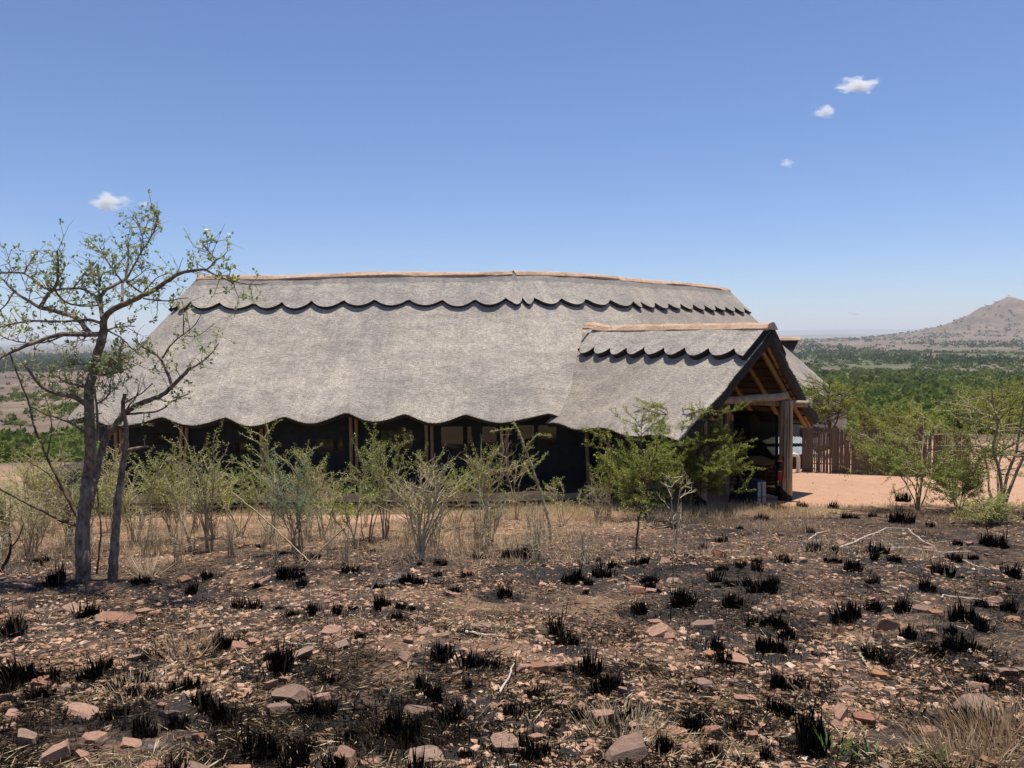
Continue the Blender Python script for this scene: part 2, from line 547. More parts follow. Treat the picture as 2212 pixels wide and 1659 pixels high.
def soot(x, y):
    """0..1 blackness of the burn: ragged patches, thickest round the tussocks"""
    x, y = np.asarray(x, float), np.asarray(y, float)
    r = fbm(x * .55 + 3, y * .55, 4, 71) * .72 + fbm(x * 2.6, y * 2.6, 3, 72) * .28
    m = sstep(.55, .66, r + .05 * sstep(-2, 5, x))
    near = (y < 20) & (y > 1) & (np.abs(x) < 18)
    if near.any():
        xn, yn = x[near], y[near]
        acc = np.zeros(xn.shape)
        for tx, ty, w in TXY:
            acc = np.maximum(acc, np.exp(-((xn - tx) ** 2 + (yn - ty) ** 2) / w ** 2))
        nz = fbm(xn * 5, yn * 5, 3, 73)
        mm = m[near]
        m = m.copy()
        m[near] = np.maximum(mm, sstep(.35, .7, acc + (nz - .5) * .8))
    lim = np.where(x < 2.5, sstep(13.6, 12.0, y + (fbm(x * .6, y * .6, 2, 74) - .5) * 3), sstep(18.4, 17.6, y))
    return m * lim


# ------------------------------------------------------------------ ground sheet
def ground_masks(x, y):
    nz = fbm(x * .35, y * .35, 4, 50) - .5
    n2 = fbm(x * 1.6, y * 1.6, 3, 60) - .5
    yy = y + nz * 2.0 + n2 * .5
    # sandy clearing on the right, foot path in front of the lodge on the left
    edge = np.interp(x, [-40, -12, -4, 2, 4.5, 7, 14, 30], [30, 30, 30, 25, 19.6, 18.8, 18.4, 17.2])
    sand = sstep(edge - .25, edge + .35, y + nz * 1.0 + n2 * .5) * sstep(34, 29, yy)
    path = sstep(16.2, 16.9, yy) * sstep(18.9, 18.2, yy) * sstep(-1.0, -2.6, x + nz * 3)
    sand = np.clip(np.maximum(sand, path * .95), 0, 1)
    burn = np.where(x < 2.5, sstep(14.2, 12.4, y + nz * 2.5 + n2 * 1.0), sstep(17.9, 16.8, y + nz * 1.6 + n2 * 1.0))
    burn = burn * sstep(.18, .50, fbm(x * .75 + 9, y * .75, 4, 70) + .10 * sstep(-3, 6, x))
    b2 = sstep(29, 31, y) * sstep(60, 48, y) * sstep(12, 17, x) * sstep(.42, .55, fbm(x * .25, y * .25, 4, 77))
    burn = np.maximum(burn, b2)
    grass = sstep(17.8, 18.8, yy) * sstep(36, 30, yy) * (1 - sand)
    green = sstep(40, 130, y) * sstep(.44, .62, fbm(x / 55., y / 85., 4, 90) + .20 * sstep(-.05, .25, x / np.maximum(y, 1)) * sstep(1300, 400, y) + .25 * sstep(900, 1100, y) * sstep(3000, 2400, y) * sstep(-.25, -.4, x / np.maximum(y, 1))) * sstep(1000, 1900, np.hypot(x - HILL, y - 3000)) * np.maximum(sstep(-.1, .1, x / np.maximum(y, 1)), sstep(800, 1000, y))
    return sand, burn, grass, green, soot(x, y)


def make_ground():
    ang = np.concatenate([np.radians(np.linspace(-40, 40, 440)), np.radians(np.linspace(44, 316, 70))])
    d1 = np.linspace(.4, 21.5, 290)
    d2 = np.geomspace(21.6, 2250, 110)
    d3 = np.linspace(2290, 3950, 44)
    d4 = np.geomspace(4100, 22000, 26)
    rad = np.concatenate([d1, d2, d3, d4])
    A, Rr = np.meshgrid(ang, rad)
    X, Y = np.sin(A) * Rr, np.cos(A) * Rr
    Z = ground_z(X, Y)
    nA, nR = len(ang), len(rad)
    v = np.stack([X, Y, Z], -1).reshape(-1, 3)
    v = np.vstack([v, [[0, 0, float(ground_z(0., 0.))]]])
    i = np.arange(nR - 1)[:, None] * nA
    j = np.arange(nA)[None, :]
    j2 = (j + 1) % nA
    f = np.stack([i + j, i + j2, i + nA + j2, i + nA + j], -1).reshape(-1, 4)[:, ::-1]
    mb = MB()
    mb.add(v, f)
    c = len(v) - 1
    mb.f.append(np.array([[q, c, (q + 1) % nA] for q in range(nA)]))
    mb.m.append(np.zeros(nA, int))
    o = mb.build('ground', M['ground'], smooth=True)
    tag(o, 'burnt rocky hillside running down to a sandy clearing and the bushveld plain', kind='structure')
    for nm, val in zip(('sand', 'burn', 'grass', 'green', 'soot'), ground_masks(v[:, 0], v[:, 1])):
        q = o.data.attributes.new(nm, 'FLOAT', 'POINT')
        q.data.foreach_set('value', np.asarray(val, np.float32))
    return o


n = NT('ground', .95)
p = n.coord('Object')
n1 = n.noise(p, 2.2, 6, .65)
n2 = n.noise(p, 14, 5, .7)
n3 = n.noise(p, 60, 4, .7)
soil = n.ramp(n2, [(.30, (.10, .055, .033)), (.5, (.235, .13, .078)), (.72, (.43, .25, .155))])
soil = n.mix(n.math('MULTIPLY', n.math('SUBTRACT', 1.0, n.attr('burn')), .6), soil, n.ramp(n2, [(.3, (.22, .14, .085)), (.7, (.48, .34, .21))]))
soil = n.mix(1.0, soil, n.ramp(n3, [(.3, (.6, .58, .56)), (.7, (1.3, 1.28, 1.25))]), 'MULTIPLY')
char = n.ramp(n.mix(.5, n3, n2), [(.32, (.014, .011, .0095)), (.50, (.052, .037, .028)), (.68, (.20, .125, .082))])
bf = n.math('MULTIPLY', n.attr('burn'), n.ramp(n.noise(p, 5, 6, .7), [(.30, .25), (.52, 1.0)]))
c = n.mix(bf, soil, char)
c = n.mix(n.math('MULTIPLY', n.attr('soot'), n.ramp(n.noise(p, 9, 5, .7), [(.30, .55), (.5, 1.0)])), c, n.ramp(n3, [(.35, (.011, .0095, .0085)), (.55, (.03, .025, .021)), (.72, (.10, .075, .058))]))
ash = n.ramp(n.noise(n.vscale(p, (1, 1, 1)), 1.15, 5, .6, .4), [(.66, 0.0), (.72, 1.0)])
c = n.mix(n.math('MULTIPLY', n.math('MULTIPLY', ash, n.attr('burn')), n.ramp(n3, [(.4, .1), (.6, .8)])), c, (.25, .25, .26))
g = n.ramp(n3, [(.3, (.13, .10, .05)), (.55, (.27, .20, .11)), (.75, (.44, .35, .20))])
c = n.mix(n.attr('grass'), c, g)
sandc = n.ramp(n.mix(.5, n1, n.mix(.5, n2, n.noise(p, .7, 5, .6))), [(.3, (.37, .205, .125)), (.55, (.48, .285, .178)), (.75, (.55, .35, .23))])
c = n.mix(n.attr('sand'), c, sandc)
# plain: dry red-brown grassland with green thicket
far = n.n('ShaderNodeSeparateXYZ')
n.l(p, far.inputs[0])
ff = n.n('ShaderNodeMapRange')
ff.inputs[1].default_value = 36
ff.inputs[2].default_value = 60
n.l(far.outputs[1], ff.inputs[0])
fn = n.noise(p, .012, 6, .6)
fn2 = n.noise(p, .11, 5, .65)
plain = n.ramp(n.mix(.45, fn, fn2), [(.34, (.085, .062, .042)), (.5, (.165, .115, .08)), (.64, (.27, .195, .13))])
plain = n.mix(n.attr('green'), plain, n.ramp(fn2, [(.3, (.05, .062, .024)), (.7, (.12, .125, .05))]))
c = n.mix(ff.outputs[0], c, plain)
n.col(c)
n.bump(n.mix(.5, n2, n3), .8, .03)
M['ground'] = n.m
make_ground()

# ------------------------------------------------------------------ thatched lodge
A_, B_, C_, E_ = (np.array(q) for q in ((-9.75, 25.0), (.06, 24.8), (3.54, 26.9), (9.2, 34.0)))
ZR = {0: 1.97, 1: 1.97, 2: 1.97, 3: 1.97}
DROP = 4.0          # ridge to eave
R_EAVE = 4.2


def perp(a, b):
    d = (b - a) / np.linalg.norm(b - a)
    return np.array([d[1], -d[0]])


n1_, n2_, n3_ = perp(A_, B_), perp(B_, C_), perp(C_, E_)


def end_scale(N):
    return 1 - .12 * np.clip(-np.asarray(N)[..., 0] - .2, 0, 1) / .8


def roof_path(step=.1, back=.6):
    """columns round the roof: foot on the ridge line, outward direction, running length"""
    cols = []
    ang = lambda v: math.atan2(v[1], v[0])

    def fan(P, a0, a1, st):
        k = max(2, int(abs(a1 - a0) * R_EAVE / st))
        for a in np.linspace(a0, a1, k + 1)[:-1]:
            cols.append((P, np.array([math.cos(a), math.sin(a)])))

    def run(P, Q, nn, st):
        k = max(1, int(np.linalg.norm(Q - P) / st))
        for t in np.linspace(0, 1, k + 1)[:-1]:
            cols.append((P + (Q - P) * t, nn))
    fan(A_, ang(n1_) - math.pi, ang(n1_), step)
    run(A_, B_, n1_, step)
    fan(B_, ang(n1_), ang(n2_), step)
    run(B_, C_, n2_, step)
    fan(C_, ang(n2_), ang(n3_), step)
    run(C_, E_, n3_, step)
    fan(E_, ang(n3_), ang(n3_) + math.pi, step)
    run(E_, C_, -n3_, back)
    run(C_, B_, -n2_, back)
    run(B_, A_, -n1_, back)
    P = np.array([c[0] for c in cols])
    N = np.array([c[1] for c in cols])
    o = P + N * R_EAVE * .6
    s = np.concatenate([[0], np.cumsum(np.linalg.norm(np.diff(o, axis=0), axis=1))])
    return P, N, s


def ridge_z(P):
    """the ridge sags a little towards its ends"""
    return 1.89 - .05 * np.abs(np.asarray(P)[..., 0] + 1.5) / 9 + .025 * np.sin(np.asarray(P)[..., 0] * 1.1)


def dist_ridge(x, y):
    p = np.stack([np.asarray(x, float), np.asarray(y, float)], -1)
    best = np.full(p.shape[:-1], 1e9)
    for a, b in ((A_, B_), (B_, C_), (C_, E_)):
        t = np.clip(((p - a) @ (b - a)) / ((b - a) @ (b - a)), 0, 1)
        best = np.minimum(best, np.linalg.norm(p - (a + t[..., None] * (b - a)), axis=-1))
    return best


def main_z(x, y):
    return 1.89 - DROP * dist_ridge(x, y) / R_EAVE


def prof(t):
    """slope profile: height below the ridge at fraction t, slightly hollow with a soft eave"""
    return DROP * (t + .020 * np.sin(np.pi * t) + .010 * np.clip(t - .85, 0, 1) / .15)


lodge = empty('thatched_lodge', 'long grey thatched lodge with curved roof, dark canvas walls and open porch', 'lodge', (0, 23, -4.4))


def part(mb, name, mats, parent=lodge, smooth=False):
    o = mb.build(name, mats, parent, smooth)
    base = parent
    off = Vector(base.location)
    while base.parent is not None:
        base = base.parent
        off += Vector(base.location)
    o.location = -off
    return o


def sub(mb, name, mats, parent, smooth=False):
    """a sub-part: its parent already carries the shift to world space"""
    return mb.build(name, mats, parent, smooth)


def tcattr(o, tc, var=None, wear=None):
    if wear is not None:
        w_ = o.data.attributes.new('wear', 'FLOAT', 'POINT')
        w_.data.foreach_set('value', np.asarray(wear, np.float32).ravel())
    q = o.data.attributes.new('tc', 'FLOAT_VECTOR', 'POINT')
    q.data.foreach_set('vector', np.asarray(tc, np.float32).ravel())
    if var is not None:
        o.data.attributes['var'].data.foreach_set('value', np.asarray(var, np.float32))


# eave wave: crests where the photograph shows them, regular elsewhere
_pk = [300, 341, 482, 610, 746, 874, 1005, 1168, 1262]
P_, N_, S_ = roof_path()
front = np.isclose(N_[:, 1], n1_[1]) & np.isclose(N_[:, 0], n1_[0])
sf = S_[front]
xf = (P_ + N_ * R_EAVE)[front, 0]
pk_s = []
for q in _pk[1:]:
    xx = at(q, 900, 20.7).x
    pk_s.append(np.interp(xx, xf, sf) if xx < xf[-1] else sf[-1] + (xx - xf[-1]) * .8)
pk_s = list(pk_s)
while pk_s[0] > 1:
    pk_s.insert(0, pk_s[0] - 1.7)
while pk_s[-1] < S_[-1]:
    pk_s.append(pk_s[-1] + 1.75)
ph = np.interp(S_, pk_s, np.arange(len(pk_s)))
frac = ph - np.floor(ph)
wave = -.5 + np.abs(np.sin(np.pi * frac)) ** 1.3 + .15 * (vnoise(ph * .7, 3, 4) - .5)     # -0.5 on a crest, +0.5 in a trough
NT_ROWS = 20
T = np.linspace(0, 1, NT_ROWS)


def roof_surface(off, rows=T):
    nc = len(P_)
    X = np.zeros((len(rows), nc, 3))
    slope = math.atan2(DROP, R_EAVE)
    for k, t in enumerate(rows):
        w = .19 * wave * max(0, (t - .6) / .4) ** 1.5 / math.hypot(DROP, R_EAVE)
        tt = t + w * 1.5
        lump = (fbm(S_ * .55, np.full(nc, t * 5.0), 3, 15) - .5) * .10 * min(1, t * 4)
        lump2 = (fbm(S_ * 3.0, np.full(nc, t * 26.0), 2, 18) - .5) * .035
        o = off + lump + lump2
        X[k, :, :2] = P_ + N_ * (R_EAVE * end_scale(N_) * tt + o * math.sin(slope))[:, None]
        X[k, :, 2] = ridge_z(P_) - prof(tt) + o * math.cos(slope)
    return X


def grid_faces(nr, nc, close=True, flip=False):
    i = np.arange(nr - 1)[:, None] * nc
    j = np.arange(nc if close else nc - 1)[None, :]
    j2 = (j + 1) % nc
    f = np.stack([i + j, i + nc + j, i + nc + j2, i + j2], -1).reshape(-1, 4)
    return f[:, ::-1] if flip else f


top = roof_surface(0)
nr, nc = top.shape[:2]
mb = MB()
mb.add(top.reshape(-1, 3), grid_faces(nr, nc))
slope_len = math.hypot(DROP, R_EAVE)
tc = np.stack([np.broadcast_to(S_, (nr, nc)), np.broadcast_to((T * slope_len)[:, None], (nr, nc)), np.zeros((nr, nc))], -1)
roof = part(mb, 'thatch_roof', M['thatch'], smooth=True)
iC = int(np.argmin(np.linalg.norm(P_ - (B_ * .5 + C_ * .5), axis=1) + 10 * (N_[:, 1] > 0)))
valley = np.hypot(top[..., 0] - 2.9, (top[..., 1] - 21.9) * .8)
shade_wear_m = .75 * sstep(S_[iC] - 1.5, S_[iC] + 3.5, S_)[None] * np.ones((nr, 1)) + .35 * sstep(1.9, .3, valley) + .5 * sstep(9.5, 4.5, S_)[None]  # painted shade on receding wing and left end, plus valley dirt
shade_wear_m = shade_wear_m + .35 * sstep(.93, 1.0, T)[:, None]
tcattr(roof, tc.reshape(-1, 3), None, shade_wear_m)
# cut edge at the eave and the underside of the thatch
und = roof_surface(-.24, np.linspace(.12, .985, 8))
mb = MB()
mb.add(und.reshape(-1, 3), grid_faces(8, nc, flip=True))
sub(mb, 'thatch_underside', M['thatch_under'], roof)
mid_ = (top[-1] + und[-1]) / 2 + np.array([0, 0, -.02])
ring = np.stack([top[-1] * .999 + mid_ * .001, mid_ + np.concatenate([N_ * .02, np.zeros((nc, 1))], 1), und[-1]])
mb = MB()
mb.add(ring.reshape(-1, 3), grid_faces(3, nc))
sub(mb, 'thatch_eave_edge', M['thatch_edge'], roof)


def fringe(edge, out, name, parent, dens=70, ln=.05, m='thatch_edge'):
    """loose straw ends along a cut edge: uneven outline"""
    seg = np.linalg.norm(np.diff(edge, axis=0), axis=1)
    k = np.repeat(np.arange(len(seg)), np.maximum(1, (seg * dens).astype(int)))
    t = RNG.random(len(k))[:, None]
    c = edge[k] * (1 - t) + edge[k + 1] * t
    o = out[k] + RNG.normal(0, .3, (len(k), 3))
    o /= np.linalg.norm(o, axis=1)[:, None]
    L = ln * RNG.uniform(.4, 1.3, len(k))
    q = MB()
    q.leaves(c - o * .03, o, RNG.normal(0, 1, (len(k), 3)), L + .03, .012, 0, RNG.random(len(k)))
    ob = q.build(name, M[m], parent)
    ob['kind'] = 'stuff'
    return ob


vis = slice(0, int(np.nonzero(front)[0][-1]) + 130)
dn = np.concatenate([N_ * .6, np.full((nc, 1), -.75)], 1)
fringe(top[-1][vis] + dn[vis] * -.01, dn[vis], 'straw_fringe', roof, 60, .045)


# scalloped ridge layer
def scallops(path_s, cusps):
    k = np.interp(path_s, cusps, np.arange(len(cusps)))
    fr = k - np.floor(k)
    return np.sin(np.pi * fr) ** .7, np.floor(k)


cus = []
for q in [399, 471, 548, 608, 673, 742, 810, 883, 956, 1026, 1092, 1162, 1219]:
    xx = at(q, 645, 24.0).x
    cus.append(np.interp(xx, (P_ + N_ * .8)[front, 0], sf) if xx < (P_ + N_ * .8)[front, 0].max() else sf[-1] + (xx - xf[-1]) * 1.0)
while cus[0] > .3:
    cus.insert(0, cus[0] - 1.0)
while cus[-1] < S_[-1] - .3:
    cus.append(cus[-1] + .97)
sc_v, _ = scallops(S_, cus)
t_base = .190 + .006 * (vnoise(S_ * .6, 0, 9) - .5)
t_edge = t_base + .054 * sc_v * (.85 + .3 * vnoise(np.floor(np.interp(S_, cus, np.arange(len(cus)))) * 3.7, 1.0, 2))
rows = np.linspace(0, 1, 7)
sl = math.atan2(DROP, R_EAVE)


def skirt_pts(fr, off):
    tt = t_edge * fr
    o = off + (fbm(S_ * 1.5, tt * 20, 2, 44) - .5) * .03
    xy = P_ + N_ * (R_EAVE * end_scale(N_) * tt + o * math.sin(sl))[:, None]
    return np.concatenate([xy, (ridge_z(P_) - prof(tt) + o * math.cos(sl))[:, None]], 1)


st = np.stack([skirt_pts(r, .125) for r in rows])
mb = MB()
mb.add(st.reshape(-1, 3), grid_faces(7, nc))
sk = part(mb, 'scalloped_ridge_thatch', M['thatch_skirt'], smooth=True)
tcs = np.stack([np.broadcast_to(S_ + 40, (7, nc)), rows[:, None] * t_edge[None] * slope_len, np.zeros((7, nc))], -1)
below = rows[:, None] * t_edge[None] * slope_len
tcattr(sk, tcs.reshape(-1, 3), (1 - sstep(.30, .55, below)).ravel(), np.broadcast_to(.6 * sstep(S_[iC] - 1.5, S_[iC] + 3.5, S_)[None], (7, nc)))  # last mask paints the receding wing's shade into the ridge layer
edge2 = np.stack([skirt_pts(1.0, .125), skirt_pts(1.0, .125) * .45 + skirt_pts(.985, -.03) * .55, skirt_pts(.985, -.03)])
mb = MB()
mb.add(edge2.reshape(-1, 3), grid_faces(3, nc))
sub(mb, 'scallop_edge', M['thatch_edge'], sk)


# mortar ridge capping in three lengths
def cap_strip(pts, hw, drop, name, parent, zoff=.13, ends=True):
    pts = np.asarray(pts, float)
    k = len(pts)
    t = np.gradient(pts[:, :2], axis=0)
    t /= np.linalg.norm(t, axis=1)[:, None]
    nn = np.stack([t[:, 1], -t[:, 0]], -1)
    sect = [(-1.0, -drop - .05), (-1.02, -drop), (-.62, -drop * .42), (-.22, -.02), (.22, -.02), (.62, -drop * .42), (1.02, -drop), (1.0, -drop - .05), (.6, -drop * .5 - .12), (-.6, -drop * .5 - .12)]
    V = np.zeros((k, len(sect), 3))
    for q, (a, b) in enumerate(sect):
        wob = (vnoise(np.arange(k) * .4, q * 3.1, 7) - .5)
        V[:, q, :2] = pts[:, :2] + nn * (a * hw * (1 + .14 * wob))[:, None]
        V[:, q, 2] = pts[:, 2] + zoff + b + wob * .04
    m = MB()
    f = grid_faces(k, len(sect), flip=True)
    m.add(V.reshape(-1, 3), f)
    for e in (0, k - 1):
        c = V[e].mean(0)
        m.add(np.vstack([V[e], c]), [[q, (q + 1) % len(sect), len(sect)] for q in range(len(sect))])
    return part(m, name, M['cap_mortar'], parent)


def ridge_seg(P, Q, k):
    t = np.linspace(0, 1, k)[:, None]
    xy = P + (Q - P) * t
    return np.concatenate([xy, ridge_z(xy)[:, None]], 1)


dAB = (B_ - A_) / np.linalg.norm(B_ - A_)
dCE = (E_ - C_) / np.linalg.norm(E_ - C_)
cap_strip(ridge_seg(A_ - dAB * .12, B_ - dAB * .015, 40), .20, .135, 'ridge_cap', lodge, .165)
cap_strip(ridge_seg(B_, C_, 18), .195, .13, 'ridge_cap', lodge, .17)
cap_strip(ridge_seg(C_ + dCE * .03, E_ + dCE * .15, 30), .20, .135, 'ridge_cap', lodge, .16)

# ---- porch roof
U_ = np.array([.64, -.77]); U_ /= np.linalg.norm(U_)
V_ = np.array([U_[1] * -1, U_[0]])                 # points right and back
PK = np.array([6.26, 18.95]); ZP = at(1668, 713, 18.95).z
PW, PH, PQ, PL = 2.95, 2.42, .42, 9.0


def porch_pt(a, t, sg, off=0.0):
    """a: metres back from the gable peak, t: 0 ridge..1 eave"""
    a, t = np.asarray(a, float), np.asarray(t, float)
    ca = math.atan2(PH, PW)
    lump = (fbm(a * .8 + sg * 7, t * 5., 3, 25) - .5) * .09 + (fbm(a * 4 + sg * 7, t * 22., 2, 28) - .5) * .035
    o = off + lump * np.minimum(1, t * 4 + .2)
    tt = t + .02 * np.sin(a * 3.6 + 1.0) * np.clip(t - .6, 0, 1) / .4
    xy = PK[None] - U_[None] * a.reshape(-1, 1) + sg * V_[None] * (PW * tt + o * math.sin(ca)).reshape(-1, 1)
    z = ZP - PH * (tt + .03 * np.sin(np.pi * tt)) + o * math.cos(ca)
    return np.concatenate([xy, z.reshape(-1, 1)], 1)


def porch_back(t, sg):
    a = np.linspace(1.0, PL, 300)
    q = porch_pt(a, np.full(300, t), sg)
    ins = main_z(q[:, 0], q[:, 1]) > q[:, 2] + .35
    out = dist_ridge(q[:, 0], q[:, 1]) < R_EAVE - .15
    k = np.nonzero(ins & out)[0]
    return a[k[0]] if len(k) else PL - 2.6


porch_edges = {}
proof = None
for sg in (-1, 1):
    tr_ = np.linspace(0, 1, 18)
    na = 64
    Pt, Pu = [], []
    TC = []
    for t in tr_:
        ab = porch_back(t, sg)
        a = np.linspace(PQ * t, ab, na)
        Pt.append(porch_pt(a, np.full(na, t), sg))
        Pu.append(porch_pt(a, np.full(na, max(.0, t - .03)), sg, -.24))
        TC.append(np.stack([a + 60 + 20 * sg, np.full(na, t * 3.8), np.zeros(na)], -1))
    Pt, Pu, TC = np.array(Pt), np.array(Pu), np.array(TC)
    mb = MB()
    mb.add(Pt.reshape(-1, 3), grid_faces(18, na, False, flip=(sg > 0)))
    po = part(mb, 'porch_thatch', M['thatch'], smooth=True)
    back_ = (TC[..., 0] - 60 - 20 * sg)
    tcattr(po, TC.reshape(-1, 3), None, .35 + .75 * sstep(1.2, 4.6, back_) * (.4 + .6 * tr_[:, None]))  # porch slope darker towards the back: painted shade along with valley dirt
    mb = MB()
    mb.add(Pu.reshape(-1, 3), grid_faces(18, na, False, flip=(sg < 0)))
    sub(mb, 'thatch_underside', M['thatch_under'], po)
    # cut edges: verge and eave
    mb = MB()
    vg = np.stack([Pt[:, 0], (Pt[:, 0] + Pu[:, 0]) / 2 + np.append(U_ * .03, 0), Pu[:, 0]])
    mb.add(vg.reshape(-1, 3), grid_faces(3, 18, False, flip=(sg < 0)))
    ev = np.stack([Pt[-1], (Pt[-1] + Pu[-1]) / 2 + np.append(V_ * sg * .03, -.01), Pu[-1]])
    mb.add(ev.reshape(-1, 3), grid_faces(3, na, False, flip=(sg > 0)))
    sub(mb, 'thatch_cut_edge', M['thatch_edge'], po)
    dv = np.tile(np.append(U_ * .9, -.35), (18, 1))
    fringe(Pt[:, 0], dv, 'straw_fringe', po, 110, .05, 'thatch_edge')
    dv = np.tile(np.append(V_ * sg * .5, -.8), (na, 1))
    fringe(Pt[-1], dv, 'straw_fringe', po, 70, .05, 'thatch_edge')
    # scalloped layer
    npz = 190
    aa = np.linspace(.0, 5.85, npz)
    pc = [-.25, .55, 1.28, 2.0, 2.68, 3.34, 3.98, 4.6, 5.2, 5.8, 6.4]
    sv, _ = scallops(aa, pc)
    te = .205 + .075 * sv
    ro = np.linspace(0, 1, 6)
    Sk = np.array([porch_pt(np.maximum(aa, PQ * te * r + .05), te * r, sg, .17) for r in ro])
    mb = MB()
    mb.add(Sk.reshape(-1, 3), grid_faces(6, npz, False, flip=(sg > 0)))
    so = part(mb, 'porch_scalloped_thatch', M['thatch_skirt'], smooth=True)
    tcattr(so, np.stack([np.broadcast_to(aa + 90, (6, npz)), ro[:, None] * te[None] * 3.8, np.zeros((6, npz))], -1).reshape(-1, 3))
    e1 = Sk[-1]
    e2 = porch_pt(np.maximum(aa, PQ * te + .05), te * .98, sg, -.04)
    mb = MB()
    mb.add(np.stack([e1, e1 * .45 + e2 * .55, e2]).reshape(-1, 3), grid_faces(3, npz, False, flip=(sg > 0)))
    s1, s2 = Sk[:, 0], np.array([porch_pt(np.array([PQ * te[0] * r + .05]), np.array([te[0] * r]), sg, -.02)[0] for r in ro])
    mb.add(np.stack([s1, s2]).reshape(-1, 3), grid_faces(2, 6, False, flip=(sg < 0)))
    sub(mb, 'scallop_edge', M['thatch_edge'], so)

aa = np.linspace(-.02, 6.2, 44)
cp = np.concatenate([PK[None] - U_[None] * aa[:, None], np.full((44, 1), ZP)], 1)
cp[:, 2] += .10 * sstep(5.2, 6.0, aa)
cap_strip(cp, .235, .17, 'porch_ridge_cap', lodge, .215)


# ---- porch timber
def pole(p, q, r, name, mat, parent=lodge, n=9, bend=.0, k=7, r2=None):
    p, q = np.asarray(p, float), np.asarray(q, float)
    t = np.linspace(0, 1, k)[:, None]
    pts = p + (q - p) * t + np.sin(t * math.pi) * bend * RNG.normal(0, 1, 3) + RNG.normal(0, r * .06, (k, 3))
    m = MB()
    m.tube(pts, np.linspace(r, r2 or r, k), n, wob=.08)
    return part(m, name, M[mat], parent, smooth=True)


for sg, rl in ((1, [.30, .95, 1.75, 2.55, 3.35]), (-1, [.35, 1.1, 1.95, 2.8])):
    for k, a in enumerate(rl):
        p0 = porch_pt(np.array([a]), np.array([.03]), sg, -.33)[0]
        p1 = porch_pt(np.array([a + PQ * .75]), np.array([.965]), sg, -.33)[0]
        pole(p0, p1, .065, 'rafter', 'pole_amber', bend=.012)
    for t in np.arange(.07, 1.0, .075):
        p0 = porch_pt(np.array([PQ * t + .06]), np.array([t]), sg, -.262)[0]
        p1 = porch_pt(np.array([4.6]), np.array([t]), sg, -.262)[0]
        pole(p0, p1, .022, 'batten', 'batten', n=5, k=4)
pole(porch_pt(np.array([.1]), np.array([0.]), 1, -.40)[0], porch_pt(np.array([6.]), np.array([0.]), 1, -.40)[0], .07, 'ridge_pole', 'pole_amber')
for sg in (1,):
    p0 = porch_pt(np.array([.12]), np.array([.02]), sg, -.29)[0]
    p1 = porch_pt(np.array([.12 + PQ]), np.array([.99]), sg, -.29)[0]
    pole(p0, p1, .04, 'verge_pole', 'pole_amber', bend=.01)

PIL = G(1696, 1083)
PIL = at(1696, 1080, 19.9)
zt = at(1696, 866, 19.9).z
zb = float(ground_z(PIL.x, PIL.y)) - .25


def pillar(x, y, zt, zb, twin=True):
    root = part(MB().tube([(x, y, zb), (x - .004, y, zb + .8), (x + .004, y + .006, (zb + zt) / 2), (x, y, zt)], [.175, .17, .166, .16], 20, wob=.05), 'pillar', M['pole_wood'], lodge, True)
    h = .44
    m = MB()
    an = np.linspace(0, 2 * math.pi, 24, endpoint=False)
    lo = np.stack([x + .184 * np.cos(an), y + .184 * np.sin(an), np.full(24, zb)], -1)
    hi = np.stack([x + .181 * np.cos(an), y + .181 * np.sin(an), zb + h + .16 * np.cos(an + math.pi) + .05 * RNG.random(24)], -1)
    m.add(np.vstack([lo, hi]), grid_faces(2, 24, True, True))
    sub(m, 'tar_boot', M['tar'], root, True)
    for q, (ang, z0, z1) in enumerate(((-1.75, .0, .9), (-1.35, .25, 1.0), (-2.2, .45, .95))):
        m = MB()
        m.tube([(x + .168 * math.cos(ang + .03 * math.sin(9 * s)), y + .168 * math.sin(ang + .03 * math.sin(9 * s)), zb + (zt - zb) * s) for s in np.linspace(z0, z1, 12)], [.003] + [.008] * 10 + [.002], 4)
        sub(m, 'crack', M['tar'], root)
    return root


pillar(PIL.x, PIL.y, zt, zb)
pl2 = at(1512, 1092, 18.9)
pillar(pl2.x, pl2.y, zt + .05, float(ground_z(pl2.x, pl2.y)) - .2)
for px in (1555, 1569):
    q = at(px, 1067, 20.9)
    pole((q.x, q.y, -4.5), (q.x, q.y, -1.2), .075, 'door_post', 'pole_wood')
b0, b1 = at(1500, 868, 18.6), at(1690, 856, 19.75)
d_ = (b1 - b0).normalized()
pole(b0 + d_ * .35, b1 + d_ * .15, .095, 'tie_beam', 'pole_wood', bend=.02)
b2, b3 = at(1600, 868, 20.3), at(1745, 872, 20.0)
pole(b2, b3, .085, 'cross_beam', 'pole_wood')


# ---- deck, tent posts, canvas walls
def loop_at(rad, step=.5):
    P, N, s = roof_path(step, step)
    return P + N * rad


Z_DECK = -4.07
lp = loop_at(4.95, .35)
k = len(lp)
mb = MB()
for z in (Z_DECK, Z_DECK - .05):
    pass
up_, dn_ = np.c_[lp, np.full(k, Z_DECK)], np.c_[lp, np.full(k, Z_DECK - .14)]
inn = np.c_[loop_at(.2, .35), np.full(k, Z_DECK)]
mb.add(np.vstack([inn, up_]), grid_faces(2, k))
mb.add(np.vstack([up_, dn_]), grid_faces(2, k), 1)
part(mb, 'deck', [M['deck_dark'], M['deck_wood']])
lp2 = loop_at(4.85, .35)
mb = MB()
mb.add(np.vstack([np.c_[lp2, np.full(k, -4.30)], np.c_[lp2, np.full(k, -4.35)]]), grid_faces(2, k))
mb.add(np.vstack([np.c_[loop_at(4.5, .35), np.full(k, -4.30)], np.c_[lp2, np.full(k, -4.30)]]), grid_faces(2, k))
part(mb, 'deck_rail', M['deck_wood'])
